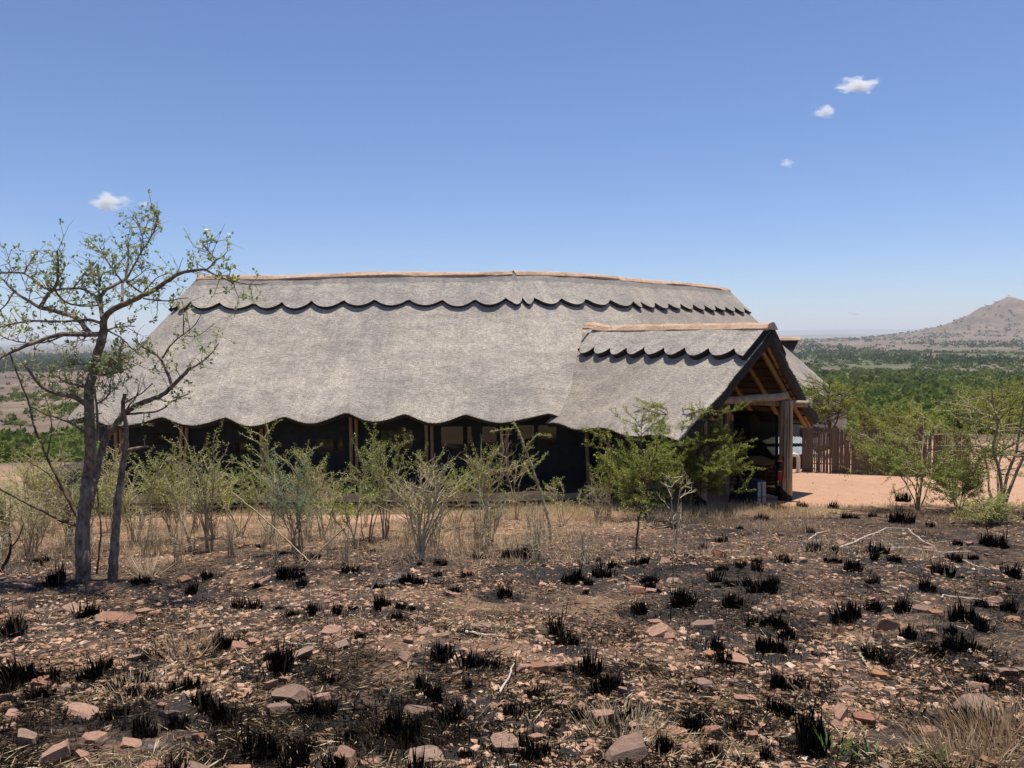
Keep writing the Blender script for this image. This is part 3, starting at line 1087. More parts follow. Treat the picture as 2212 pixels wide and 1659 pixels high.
for px in (130, 250, 330, 470, 530, 640, 700, 830, 880, 990, 1050, 1150, 1230):
    q = at(px, 1085, 20.2)
    pole((q.x, q.y, -5.1), (q.x, q.y, Z_DECK - .14), .055, 'deck_pile', 'deck_dark', n=7, k=3)

WALL_Y = 21.75
posts = [(258, 0), (400, -.12), (572, -.03), (765, 0), (928, 0), (1090, 0), (1267, .05)]
for px, lean in posts:
    q = at(px, 990, WALL_Y - .14)
    for dx in ((-.075, .075) if px not in (1267,) else (0,)):
        pole((q.x + dx + lean, q.y, Z_DECK), (q.x + dx - lean * .6, q.y, -1.66), .05, 'tent_post', 'tent_pole', n=8, k=4)


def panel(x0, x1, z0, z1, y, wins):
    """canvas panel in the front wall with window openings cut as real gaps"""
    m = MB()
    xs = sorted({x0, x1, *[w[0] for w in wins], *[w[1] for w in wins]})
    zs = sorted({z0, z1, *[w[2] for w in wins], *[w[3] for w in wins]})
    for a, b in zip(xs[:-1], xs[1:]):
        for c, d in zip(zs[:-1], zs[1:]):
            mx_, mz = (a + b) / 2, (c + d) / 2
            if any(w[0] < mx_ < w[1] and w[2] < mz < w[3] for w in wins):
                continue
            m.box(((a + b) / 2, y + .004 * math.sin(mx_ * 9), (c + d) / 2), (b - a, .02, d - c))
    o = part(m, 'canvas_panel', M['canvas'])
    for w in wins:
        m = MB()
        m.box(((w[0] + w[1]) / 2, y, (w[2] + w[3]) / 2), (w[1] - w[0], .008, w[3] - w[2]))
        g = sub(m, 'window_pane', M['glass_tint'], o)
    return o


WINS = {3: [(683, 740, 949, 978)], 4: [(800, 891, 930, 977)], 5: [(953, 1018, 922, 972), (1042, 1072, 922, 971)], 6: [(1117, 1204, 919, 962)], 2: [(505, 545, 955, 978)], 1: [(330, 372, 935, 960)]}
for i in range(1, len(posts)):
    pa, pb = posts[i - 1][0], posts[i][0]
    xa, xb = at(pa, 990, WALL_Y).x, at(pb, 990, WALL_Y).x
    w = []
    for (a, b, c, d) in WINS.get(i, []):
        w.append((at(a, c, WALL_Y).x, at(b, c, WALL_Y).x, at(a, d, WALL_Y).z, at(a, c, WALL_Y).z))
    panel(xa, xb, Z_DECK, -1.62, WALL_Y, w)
# the rest of the wall ring: rounded left end, bend behind the porch, far end; back wall left partly open to the view
Pw, Nw, sw = roof_path(.5, .5)
W3 = Pw + Nw * 3.05
xa0, xb0 = at(258, 990, WALL_Y).x, at(1267, 990, WALL_Y).x
for q in range(len(W3)):
    p0, p1 = W3[q], W3[(q + 1) % len(W3)]
    if p0[1] < 22.2 and xa0 - .3 < p0[0] < xb0 - .2:
        continue
    back = p0[1] > 27.4 and p0[0] < 3.0
    c = (p0 + p1) / 2
    L = np.linalg.norm(p1 - p0)
    rz = math.atan2(p1[1] - p0[1], p1[0] - p0[0])
    m = MB()
    if back:
        m.box((c[0], c[1], -2.27), (L + .01, .02, 1.25), rz)
        if q % 3 == 0:
            m.box((c[0], c[1], -3.5), (.16, .05, 1.45), rz)
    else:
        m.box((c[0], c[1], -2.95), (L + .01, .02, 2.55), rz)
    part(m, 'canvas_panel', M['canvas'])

# swung-out glazed door under the porch
g0, g1 = at(1679, 1072, 20.05), at(1585, 1050, 21.9)
g0.z, g1.z = -4.18, -4.18
dd = (g1 - g0).normalized()
rz = math.atan2(dd.y, dd.x)
L = (g1 - g0).length
door = part(MB().box(((g0.x + g1.x) / 2, (g0.y + g1.y) / 2, -3.16), (L - .1, .012, 1.98), rz), 'glass_door', M['glass_tint'])
for e in (0, 1):
    q = g0.lerp(g1, .02 + .96 * e)
    sub(MB().box((q.x, q.y, -3.16), (.06, .05, 2.1), rz), 'door_stile', M['frame_dark'], door)
for z in (-4.17, -2.13):
    q = g0.lerp(g1, .5)
    sub(MB().box((q.x, q.y, z), (L - .13, .046, .07), rz), 'door_rail', M['frame_dark'], door)

# ------------------------------------------------------------------ fire extinguisher on the pillar
fx, fy = PIL.x - .165, PIL.y - .10
fz1, fz0 = at(1683, 985, PIL.y).z, at(1683, 1037, PIL.y).z
ext = empty('fire_extinguisher', 'red fire extinguisher with black hose hung on the thick porch pillar', 'fire extinguisher', (fx, fy, fz0))
h = fz1 - fz0
m = MB().tube([(0, 0, 0), (0, 0, .015), (0, 0, h * .84), (0, 0, h * .92), (0, 0, h * .96)], [.05, .068, .068, .05, .022], 16)
m.build('cylinder', M['red_paint'], ext, True)
m = MB()
an = np.linspace(math.pi * .9, math.pi * 1.6, 10)
m.add(np.vstack([np.c_[.0705 * np.cos(an), .0705 * np.sin(an), np.full(10, h * .42)], np.c_[.0705 * np.cos(an), .0705 * np.sin(an), np.full(10, h * .80)]]), grid_faces(2, 10, False))
m.build('black_label', M['black_rubber'], ext)
for zz in (.40, .82):
    m = MB()
    m.add(np.vstack([np.c_[.0708 * np.cos(an), .0708 * np.sin(an), np.full(10, h * zz)], np.c_[.0708 * np.cos(an), .0708 * np.sin(an), np.full(10, h * zz + .012)]]), grid_faces(2, 10, False))
    m.build('label_stripe', M['label_white'], ext)
MB().tube([(0, 0, h * .95), (0, 0, h * 1.0), (0, 0, h * 1.02)], [.022, .026, .012], 10).build('valve', M['brass'], ext)
m = MB().box((.01, 0, h * 1.03), (.03, .02, .012))
m.tube([(0, 0, h * 1.02), (-.05, -.01, h * 1.09), (-.10, -.01, h * 1.10)], .009, 6)
m.tube([(0, 0, h * 1.0), (-.05, -.01, h * 1.035), (-.09, -.01, h * 1.03)], .009, 6)
m.build('handle', M['black_rubber'], ext)
MB().tube([(.02, -.02, h), (.06, -.06, h * .93), (.05, -.078, h * .5), (.01, -.08, 0), (.0, -.07, -.18), (.01, -.06, -.28)], [.011, .011, .012, .013, .022, .034], 8).build('hose', M['black_rubber'], ext, True)

# ------------------------------------------------------------------ luggage under the porch
def rbox(mb, c, s, r=.03, m=0, rz=0):
    """box with rounded vertical and horizontal edges"""
    q = MB().box((0, 0, 0), s)
    import bmesh
    bm = bmesh.new()
    bmesh.ops.create_cube(bm, size=1)
    for v in bm.verts:
        v.co = Vector((v.co.x * s[0], v.co.y * s[1], v.co.z * s[2]))
    bmesh.ops.bevel(bm, geom=bm.edges[:], offset=r, segments=3, affect='EDGES', profile=.5)
    bmesh.ops.triangulate(bm, faces=bm.faces[:])
    bm.verts.index_update()
    v = np.array([p.co[:] for p in bm.verts])
    f = np.array([[l.index for l in g.verts] for g in bm.faces])
    bm.free()
    cs, sn = math.cos(rz), math.sin(rz)
    v = v @ np.array([[cs, sn, 0], [-sn, cs, 0], [0, 0, 1]])
    mb.add(v + np.asarray(c), f, m)
    return mb


lz = lambda q: float(ground_z(q.x, q.y)) - .02
q = at(1634, 1085, 19.35)
su = empty('grey_suitcase', 'grey ribbed hard suitcase with dark straps, rightmost under the porch', 'suitcase', (q.x, q.y, lz(q)), .35)
rbox(MB(), (0, 0, .34), (.26, .40, .60), .035).build('shell', M['luggage_side'], su)
for k in range(7):
    rbox(MB(), (-.105 + .035 * k, -.203, .34), (.024, .012, .54), .005).build('rib', M['luggage_grey'], su)
MB().box((-.01, -.213, .34), (.02, .012, .50)).build('strap', M['luggage_black'], su)
MB().box((0, -.214, .24), (.275, .012, .022)).build('strap', M['brown_stick'], su)
MB().box((.134, 0, .24), (.012, .40, .022)).build('strap', M['brown_stick'], su)
for sx in (-.1, .1):
    MB().tube([(sx - .015, -.15, .025), (sx + .015, -.15, .025)], .028, 10).build('wheel', M['black_rubber'], su)
MB().tube([(-.06, -.12, .63), (-.06, -.12, .67), (.06, -.12, .67), (.06, -.12, .63)], .009, 6).build('handle', M['luggage_black'], su)
q = at(1613, 1084, 19.5)
su = empty('black_suitcase', 'black upright suitcase standing between the grey suitcase and the backpack', 'suitcase', (q.x, q.y, lz(q)), .3)
rbox(MB(), (0, 0, .33), (.24, .36, .60), .04).build('shell', M['luggage_navy'], su)
rbox(MB(), (0, -.19, .24), (.20, .05, .34), .02).build('front_pocket', M['luggage_black'], su)
MB().tube([(-.05, -.1, .62), (-.05, -.1, .66), (.05, -.1, .66), (.05, -.1, .62)], .010, 6).build('handle', M['luggage_black'], su)
for sx in (-.09, .09):
    MB().tube([(sx - .012, -.12, .025), (sx + .012, -.12, .025)], .027, 10).build('wheel', M['black_rubber'], su)
MB().box((-.115, -.187, .14), (.02, .012, .10)).build('luggage_tag', M['brass'], su)
q = at(1592, 1083, 19.6)
su = empty('black_backpack', 'slumped black backpack leaning left of the suitcases under the porch', 'backpack', (q.x, q.y, lz(q)), .2)
m = MB()
zz = np.linspace(0, 1, 9)
ring = []
for s in zz:
    wx, wy = .20 * (1 - .55 * s ** 2.2), .15 * (1 - .45 * s ** 2)
    an = np.linspace(0, 2 * math.pi, 16, endpoint=False)
    ring.append(np.c_[wx * np.sign(np.cos(an)) * np.abs(np.cos(an)) ** .6 + .10 * s + .012 * RNG.normal(size=16), wy * np.sign(np.sin(an)) * np.abs(np.sin(an)) ** .6, np.full(16, .02 + .52 * s)])
m.add(np.array(ring).reshape(-1, 3), grid_faces(9, 16, True, True))
m.add(np.vstack([ring[-1], ring[-1].mean(0)]), [[k, (k + 1) % 16, 16] for k in range(16)])
m.build('bag', M['luggage_black'], su, True)
rbox(MB(), (-.03, -.15, .16), (.22, .07, .22), .03).build('pocket', M['luggage_black'], su)
for sx in (-.03, .12):
    MB().tube([(sx, -.13, .10), (sx + .01, -.19, .25), (sx + .05, -.15, .42), (sx + .06, -.05, .52)], .016, 6).build('strap', M['luggage_navy'], su)

# ------------------------------------------------------------------ low stone wall behind the porch
w0, w1 = at(1488, 1058, 21.3), at(1672, 1042, 22.4)
w0.z = w1.z = -4.40
wall = empty('stone_wall', 'low rubble stone wall in sunlight behind the porch posts', 'wall', w0)
wd = (w1 - w0)
wl = wd.length
wd.normalize()
rz = math.atan2(wd.y, wd.x)
wc = wd * (wl / 2)
MB().box((wc.x, wc.y, .33), (wl, .20, .64), rz).build('core', M['brown_box'], wall)


def stone_mesh(seed, flat=1.0, k=16, bev=.06):
    import bmesh
    rg = np.random.default_rng(seed)
    bm = bmesh.new()
    p = rg.normal(0, 1, (k, 3))
    p /= np.abs(p).max(1)[:, None] ** .6 * np.linalg.norm(p, axis=1)[:, None] ** .4
    p[:, 2] *= flat
    p *= rg.uniform(.75, 1.05, (k, 1))
    vs = [bm.verts.new(q) for q in p]
    res = bmesh.ops.convex_hull(bm, input=vs)
    for v in [v for v in bm.verts if not v.link_faces]:
        bm.verts.remove(v)
    bmesh.ops.dissolve_limit(bm, angle_limit=.25, verts=bm.verts[:], edges=bm.edges[:])
    if bev:
        bmesh.ops.bevel(bm, geom=bm.edges[:], offset=bev, segments=1, affect='EDGES')
    me = bpy.data.meshes.new('stone')
    bm.to_mesh(me)
    bm.free()
    me.materials.append(M['rock'])
    return me


STONES = [stone_mesh(100 + k, .9) for k in range(6)]
row = 0
z = .05
while z < .64:
    x = -.05 * (row % 2)
    hgt = RNG.uniform(.075, .12)
    while x < wl:
        w = RNG.uniform(.11, .24)
        o = bpy.data.objects.new('stone', STONES[RNG.integers(6)])
        COL.objects.link(o)
        o.parent = wall
        c = wd * (x + w / 2) + Vector((wd.y, -wd.x, 0)) * (.085 + RNG.uniform(0, .03))
        o.location = (c.x, c.y, z + RNG.uniform(-.01, .01))
        o.rotation_euler = (RNG.normal(0, .15), RNG.normal(0, .12), rz)
        o.scale = (w * .52, .09, hgt * .54)
        x += w
    z += hgt
    row += 1

# ------------------------------------------------------------------ reed fence, rear fence, lean-to, pipe
def reed_fence(name, label, p0, p1, hgt, pitch, base=None, seed=1, tilt=.012):
    rg = np.random.default_rng(seed)
    root = empty(name, label, 'fence', p0)
    d = p1 - p0
    L = Vector((d.x, d.y, 0)).length
    dx = Vector((d.x, d.y, 0)).normalized()
    var = []
    for k in range(5):
        m = MB()
        pts = [(rg.normal(0, .003), rg.normal(0, .003), s * hgt) for s in np.linspace(0, 1, 6)]
        m.tube(pts, np.array([.0165, .0175, .0165, .0175, .016, .014]), 6)
        var.append(m.mesh('reed', M['reed'], True))
    s = 0.0
    while s < L:
        o = bpy.data.objects.new('reed', var[rg.integers(5)])
        COL.objects.link(o)
        o.parent = root
        q = dx * s + Vector((-dx.y, dx.x, 0)) * rg.normal(0, .008)
        zz = d.z * s / L
        o.location = (q.x, q.y, zz - .05)
        o.rotation_euler = (rg.normal(0, tilt), rg.normal(0, tilt), rg.uniform(0, 6.28))
        o.scale = (rg.uniform(.8, 1.25), rg.uniform(.8, 1.25), rg.uniform(.95, 1.05))
        s += pitch * rg.uniform(.8, 1.35) * (2.1 if rg.random() < .10 else 1)
    for hh in (.18, .55, .86):
        m = MB()
        e = Vector((-dx.y, dx.x, 0)) * .035
        m.tube([e + Vector((0, 0, hgt * hh)), e + dx * (L / 2) + Vector((0, 0, hgt * hh + d.z / 2 + .01)), e + dx * L + Vector((0, 0, hgt * hh + d.z))], .02, 6)
        m.build('rail', M['rail'], root)
    k = 0
    while k <= L + .01:
        e = Vector((-dx.y, dx.x, 0)) * .09 + dx * k
        MB().tube([e + Vector((0, 0, -.3)), e + Vector((0, 0, hgt * .95))], .045, 8).build('fence_post', M['rail'], root)
        k += L / 3
    return root


def gpt(px, py, d, dz=0):
    q = at(px, py, d)
    q.z = float(ground_z(q.x, q.y)) + dz
    return q


reed_fence('reed_fence', 'brown reed fence standing along the sandy clearing right of the porch', gpt(1735, 1018, 24.5), gpt(2092, 1037, 23.0), 1.44, .0215, tilt=.008)
reed_fence('reed_fence', 'dark reed fence with a pale top rail standing behind the nearer fence', gpt(1858, 930, 31.5, .1), gpt(1990, 950, 30.0, .1), 1.15, .024, seed=4)

# grey canvas lean-to with corrugated sheet and pale waste pipe, between pillar and fence
lt = empty('lean_to', 'grey corrugated lean-to roof on dark box beside the reed fence', 'shed', gpt(1722, 1015, 25.3))
lb = Vector(lt.location)
def rel(px, py, d):
    return at(px, py, d) - lb
a0, a1 = rel(1670, 985, 25.3), rel(1742, 985, 25.3)
m = MB()
m.box(((a0.x + a1.x) / 2, .55, (rel(1700, 980, 25.3).z) / 2), (a1.x - a0.x, 1.0, rel(1700, 980, 25.3).z))
m.build('box_wall', M['brown_box'], lt)
for k, (pa, pb, pc, pd) in enumerate(((982, 960, 25.0, 25.9), (958, 945, 25.7, 26.6))):
    z0, z1 = rel(1690, pa, pc).z, rel(1690, pb, pd).z
    xs = np.linspace(a0.x - .1, a1.x + .25, 60)
    wv = .014 * np.sin(xs * 60)
    m = MB()
    m.add(np.vstack([np.c_[xs, np.full(60, pc - lb.y), z0 + wv], np.c_[xs, np.full(60, pd - lb.y), z1 + wv + .02 * k]]), grid_faces(2, 60, False, True))
    m.add(np.vstack([np.c_[xs, np.full(60, pc - lb.y), z0 + wv - .03], np.c_[xs, np.full(60, pd - lb.y), z1 + wv + .02 * k - .03]]), grid_faces(2, 60, False))
    m.build('corrugated_sheet', M['grey_metal'], lt)
m = MB()
for px in (1703, 1716, 1729):
    e = rel(px, 962, 25.75)
    m = MB().box(e, (.09, .12, .06))
    m.build('weight_block', M['deck_dark'], lt)
m = MB()
m.box(((a0.x + a1.x) / 2 + .1, 1.75, rel(1700, 905, 27).z / 2 + .4), (a1.x - a0.x + .6, .05, rel(1700, 905, 27).z + .4))
m.build('canvas_wall', M['green_canvas'], lt)
pp = [at(1696, 983, 24.3), at(1716, 982, 24.3), at(1721, 983.5, 24.3), at(1724, 988, 24.3), at(1724.5, 996, 24.3), at(1724.5, 1018, 24.3)]
pipe = empty('waste_pipe', 'cream plastic waste pipe bending down to the sand beside the reed fence', 'pipe', pp[-1])
MB().tube([p - pp[-1] for p in pp], .062, 12).build('pipe', M['pvc'], pipe, True)
MB().tube([Vector((0, 0, -.08)), Vector((0, 0, .02))], .085, 12).build('pipe_collar', M['pvc'], pipe, True)

# ------------------------------------------------------------------ second thatched building behind
HD = 40.0
hp = at(1713, 738, HD)                          # right end of its ridge
he = at(1828, 868, HD - 1.5)                    # eave at the right hand side
hut = empty('thatched_hut', 'smaller thatched hut with cream wall standing behind the porch gable', 'hut', (hp.x - 3, hp.y, -6.2))
ho = Vector(hut.location)
HB = hp.x - 6.0
zr_, ze = hp.z, at(1800, 880, HD).z
RW = 3.6
colsP, colsN = [], []
for a in np.linspace(-math.pi / 2, math.pi / 2, 40):
    colsP.append((hp.x - 1.1, hp.y)); colsN.append((math.cos(a), math.sin(a)))
for x in np.linspace(hp.x - 1.1, HB, 14):
    colsP.append((x, hp.y)); colsN.append((0, 1))
for a in np.linspace(math.pi / 2, 1.5 * math.pi, 24):
    colsP.append((HB, hp.y)); colsN.append((math.cos(a), math.sin(a)))
for x in np.linspace(HB, hp.x - 1.1, 14):
    colsP.append((x, hp.y)); colsN.append((0, -1))
cP, cN = np.array(colsP), np.array(colsN)
hs = np.concatenate([[0], np.cumsum(np.linalg.norm(np.diff(cP + cN * 2.2, axis=0), axis=1))])
rows_ = np.linspace(0, 1, 12)
HV = np.array([np.c_[cP + cN * (RW * t), zr_ - .12 - (zr_ - ze) * (t ** 1.0) + (fbm(hs, np.full(len(hs), t * 6), 2, 3) - .5) * .1] for t in rows_])
mb = MB().add(HV.reshape(-1, 3) - np.array(ho), grid_faces(12, len(cP), True, True))
hr = mb.build('thatch_roof', M['thatch_far'], hut, True)
tcattr(hr, np.stack([np.broadcast_to(hs, (12, len(hs))), np.broadcast_to((rows_ * 4.9)[:, None], (12, len(hs))), np.zeros((12, len(hs)))], -1).reshape(-1, 3))
mb = MB().add((np.stack([HV[-1], HV[-1] * 1 - np.c_[cN * .12, np.full(len(cP), .22)]])).reshape(-1, 3) - np.array(ho), grid_faces(2, len(cP), True, True))
mb.build('thatch_eave_edge', M['thatch_edge'], hr)
# gablet prow at the ridge end
m = MB()
tip = np.array([hp.x + .28, hp.y - .1, zr_ + .12])
s1 = np.array([hp.x - .7, hp.y - 1.0, zr_ - 1.25])
s2 = np.array([hp.x - .7, hp.y + 1.0, zr_ - 1.25])
bk = np.array([hp.x - 2.4, hp.y, zr_ + .12])
b1_, b2_ = s1 - np.array([1.4, 0, 0]), s2 - np.array([1.4, 0, 0])
m.add(np.array([tip, bk, b1_, s1, b2_, s2]) - np.array(ho), [[0, 1, 2, 3], [0, 5, 4, 1]])
low = np.array([hp.x - .55, hp.y, zr_ - .25])
m.add(np.array([tip, s1, s1 + (.0, .2, -.12), low, s2 + (.0, -.2, -.12), s2]) - np.array(ho), [[0, 1, 2, 3], [0, 3, 4, 5]])
m.add(np.array([low, s1 + (.0, .2, -.12), s2 + (.0, -.2, -.12)]) - np.array(ho), [[0, 1, 2]])
m.build('gablet', M['thatch_edge'], hut)
m = MB()
cs = np.array([[x, hp.y - .1, zr_ + .12] for x in np.linspace(HB, tip[0] - .02, 20)])
cap = cap_strip(cs, .27, .16, 'ridge_cap', hut, .14)
cap.location = -ho
m = MB()
xw0, xw1 = HB - 1, at(1805, 900, 39).x
m.box(((xw0 + xw1) / 2 - ho.x, hp.y - ho.y, (ze - 6.6) / 2 - ho.z + .1), (xw1 - xw0, 4.6, ze + 6.6))
m.build('wall', M['cream_wall'], hut)
w0, w1 = at(1766, 935, 35.5), at(1806, 935, 35.5)
MB().box(((w0.x + w1.x) / 2 - ho.x, 35.5 - ho.y, (at(1780, 856, 35.5).z - 6) / 2 - ho.z), (w1.x - w0.x, 1.2, at(1780, 856, 35.5).z + 6)).build('yard_wall', M['cream_wall'], hut)
MB().box(((w0.x + w1.x) / 2 - ho.x, 35.5 - ho.y, at(1780, 855, 35.5).z - ho.z), (w1.x - w0.x + .12, 1.3, .09)).build('wall_coping', M['grey_metal'], hut)
MB().tube([Vector((w0.x + .38, 34.83, -6)) - ho, Vector((w0.x + .38, 34.83, at(1780, 870, 35.5).z)) - ho], .035, 8).build('downpipe', M['pvc'], hut)

# ------------------------------------------------------------------ plants: generators
def shrub(rg, H, Wd, stems=5, side=9, twigs=3, leaf=1.0, leafL=.048, leafW=.018, lean=1.0, r0=.014, flat=0.0, bare=.3, thorns=0.0, upr=0.0):
    """thorny shrub in local space: wood tubes and a cloud of small leaves set along the twigs"""
    wood, fol = MB(), MB()
    LC, LD, LV = [], [], []

    def foliage(p, q, dens):
        n = int(np.linalg.norm(q - p) * dens * 150 * leaf)
        if n < 1:
            return
        t = rg.random(n)[:, None]
        d = (q - p) / (np.linalg.norm(q - p) + 1e-9)
        o = rg.normal(0, 1, (n, 3))
        o -= (o @ d)[:, None] * d
        LC.append(p + (q - p) * t + o * .010)
        LD.append(o * .8 + d * .55 + np.array([0, 0, .15]))
        LV.append(np.clip(rg.normal(.45, .22, n) + rg.normal(0, .12), 0, 1))
    for s in range(stems):
        az = rg.uniform(0, 2 * math.pi)
        h = H * rg.uniform(.62, 1.0)
        sp = Wd * .5 * rg.uniform(.15, .85) * lean
        k = 7
        t = np.linspace(0, 1, k)
        p = np.zeros((k, 3))
        p[:, 0] = math.cos(az) * sp * t ** 1.25 + rg.normal(0, .03)
        p[:, 1] = math.sin(az) * sp * t ** 1.25 + rg.normal(0, .03)
        p[:, 2] = h * (t - flat * .25 * t ** 3)
        p[1:] += np.cumsum(rg.normal(0, .018 * H, (k - 1, 3)), 0)
        p[0, 2] = -.05
        rs = r0 * rg.uniform(.7, 1.2)
        wood.tube(p, np.linspace(rs, rs * .3, k), 5, var=rg.random(), cap=False)
        if upr:
            for j in range(3, k - 1):
                foliage(p[j], p[j + 1], .7)
        for b in range(side):
            u = rg.uniform(bare, .98)
            i = min(int(u * (k - 1)), k - 2)
            base = p[i] + (p[i + 1] - p[i]) * (u * (k - 1) - i)
            a2 = az + rg.normal(0, 1.3)
            ln = (.30 * H + .22 * Wd) * rg.uniform(.3, 1.0) * (1.15 - .55 * u) * (1 + .15 * upr)
            el = rg.uniform(.15 + .35 * upr, .95 + .3 * upr) * (1 - flat * .6)
            d = np.array([math.cos(a2) * math.cos(el), math.sin(a2) * math.cos(el), math.sin(el)])
            q = np.array([base + d * ln * s2 + np.array([0, 0, -.12 * ln * s2 ** 2 * (1 + flat)]) + rg.normal(0, .02 * ln, 3) for s2 in np.linspace(0, 1, 5)])
            wood.tube(q, np.linspace(rs * .5, rs * .16, 5), 4, var=rg.random(), cap=False)
            for j in range(1, 4):
                foliage(q[j], q[j + 1], .8)
            for w in range(twigs):
                uu = rg.uniform(.25, 1)
                i2 = min(int(uu * 4), 3)
                bb = q[i2] + (q[i2 + 1] - q[i2]) * (uu * 4 - i2)
                dd = d * .8 + rg.normal(0, .6, 3) + np.array([0, 0, .25])
                dd /= np.linalg.norm(dd)
                l2 = ln * rg.uniform(.22, .5)
                e = bb + dd * l2
                m_ = (bb + e) / 2 + rg.normal(0, .04 * l2, 3)
                wood.tube([bb, m_, e], [rs * .22, rs * .16, rs * .08], 3, var=rg.random(), cap=False)
                foliage(bb, m_, 1)
                foliage(m_, e, 1)
                if thorns and rg.random() < thorns:
                    for _ in range(4):
                        z_ = bb + (e - bb) * rg.random()
                        wood.tube([z_, z_ + rg.normal(0, .022, 3)], [.003, .001], 3, var=1.0, cap=False)
    if LC:
        C_l, D_l, V_l = np.concatenate(LC), np.concatenate(LD), np.concatenate(LV)
        n = len(C_l)
        fol.leaves(C_l, D_l * np.array([1, 1, .6]), rg.normal(0, .55, (n, 3)) + np.array([.1, .12, 1.0]), leafL * rg.uniform(.6, 1.3, n), leafW * rg.uniform(.7, 1.4, n), 0, V_l)
    return wood, fol


def put_shrub(name, label, cat, group, px, py, Hpx, Wpx, bark, leafm, seed, d=None, **kw):
    rg = np.random.default_rng(seed)
    g = G(px, py) if d is None else gpt(px, py, d)
    s = g.y / F_PX
    root = empty(name, label, cat, g, 0, group)
    w, f = shrub(rg, Hpx * s, Wpx * s, **kw)
    w.build('stems', M[bark], root)
    if f.n:
        f.build('foliage', M[leafm], root)
    return root


# ------------------------------------------------------------------ the two bushwillow trees on the left, limbs as the photograph shows them
def c1(x, y):            # first study crop -> measuring frame
    return (x / 2.212 / 1.8228, (800 + y / 2.212) / 1.8228)


def c2(x, y):
    return (x / 1.843 / 1.8228, (1450 + y / 1.843) / 1.8228)


def c5(x, y):
    return (x / 3.16 / 1.8228, (1250 + y / 3.16) / 1.8228)


class Traced:
    def __init__(self, d, seed):
        self.d, self.rg = d, np.random.default_rng(seed)
        self.pts, self.dep, self.rad = [], [], []
        self.wood, self.twig, self.fol = MB(), MB(), MB()
        self.thin = []

    def limb(self, crop, pts, w0, w1, dz=0.0, leaf=1.0, n=8, wob=.0):
        """pts in crop pixels, widths in crop pixels at both ends, dz: metres further away at the tip"""
        P = np.array([crop(*p) for p in pts], float)
        sc = {c1: 2.212, c2: 1.843, c5: 3.16}[crop] * 1.8228
        # Catmull-Rom style densify
        seg = np.concatenate([[0], np.cumsum(np.linalg.norm(np.diff(P, axis=0), axis=1))])
        k = max(4, int(seg[-1] / 9))
        tt = np.linspace(0, seg[-1], k)
        Q = np.stack([np.interp(tt, seg, P[:, a]) for a in (0, 1)], -1)
        for _ in range(2):
            Q[1:-1] = Q[1:-1] * .5 + (Q[:-2] + Q[2:]) * .25
        Q[1:-1] += self.rg.normal(0, .6, (k - 2, 2))
        z0 = 0.0
        if self.pts:
            A = np.concatenate(self.pts)
            j = np.argmin(np.linalg.norm(A - Q[0], axis=1))
            z0 = np.concatenate(self.dep)[j]
        dep = z0 + dz * np.linspace(0, 1, k) ** .9 + np.concatenate([[0], np.cumsum(self.rg.normal(0, .015, k - 1))])
        self.pts.append(Q)
        self.dep.append(dep)
        wid = np.linspace(w0, w1, k) / sc * 1.15
        X = np.array([at(q[0], q[1], self.d + z) for q, z in zip(Q, dep)])
        r = wid * .5 * self.d / F_PX
        self.wood.tube(X, r, n if r[0] > .02 else 5, var=self.rg.random(), cap=True, wob=.18 if r[0] > .02 else .1)
        if leaf > 0:
            self.thin.append((X, r, leaf))
        return X

    def dress(self, tw_dens=7.0, leaf_dens=1.0, leafL=.042):
        rg = self.rg
        LC, LD, LN, LV = [], [], [], []

        def rosette(c, d, n):
            o = rg.normal(0, 1, (n, 3)) + d * .8 + np.array([0, 0, .35])
            LC.append(c + rg.normal(0, .012, (n, 3)))
            LD.append(o)
            LN.append(rg.normal(0, .6, (n, 3)) + np.array([0, 0, 1.0]))
            LV.append(np.clip(rg.normal(.48, .20, n) + rg.normal(0, .15), 0, .97 if rg.random() > .06 else 1))
        for X, r, leaf in self.thin:
            L = np.linalg.norm(np.diff(X, axis=0), axis=1).sum()
            n = int(L * tw_dens * leaf + rg.random())
            for _ in range(n):
                t = rg.uniform(.12, 1) * (len(X) - 1)
                i = min(int(t), len(X) - 2)
                b = X[i] + (X[i + 1] - X[i]) * (t - i)
                ax = X[i + 1] - X[i]
                ax /= np.linalg.norm(ax)
                d = rg.normal(0, 1, 3)
                d -= (d @ ax) * ax * .6
                d += np.array([0, 0, .35]) + ax * .35
                d /= np.linalg.norm(d)
                l = rg.uniform(.06, .34)
                k1 = b + d * l * .5 + rg.normal(0, .12 * l, 3)
                e = b + d * l + rg.normal(0, .18 * l, 3)
                self.twig.tube([b, k1, e], [min(.006, r[i] * .7), .004, .002], 4, var=rg.random(), cap=False)
                if rg.random() < .6:
                    e2 = k1 + rg.normal(0, .12, 3)
                    self.twig.tube([k1, (k1 + e2) / 2 + rg.normal(0, .015, 3), e2], [.003, .0025, .0015], 3, var=rg.random(), cap=False)
                if rg.random() < .82 * leaf_dens:
                    for q in (b + (e - b) * .35, k1, (k1 + e) / 2, e):
                        if rg.random() < .7:
                            rosette(q, d, rg.integers(2, 7))
        if LC:
            C_l, D_l, N_l, V_l = (np.concatenate(q) for q in (LC, LD, LN, LV))
            n = len(C_l)
            Ls = leafL * rg.uniform(.55, 1.25, n)
            self.fol.leaves(C_l, D_l, N_l, Ls, Ls * .62, 0, V_l)

    def finish(self, name, label, cat, base, bark='bark', leafm='leaf_tree', group=None):
        root = empty(name, label, cat, base, 0, group)
        for mbq, nm, mt in ((self.wood, 'trunk', bark), (self.twig, 'twigs', 'bark_light'), (self.fol, 'crown', leafm)):
            if mbq.n:
                o = mbq.build(nm, M[mt], root, smooth=(nm == 'trunk'))
                o.location = -Vector(base)
                if nm == 'twigs':
                    o['kind'] = 'stuff'
        return root


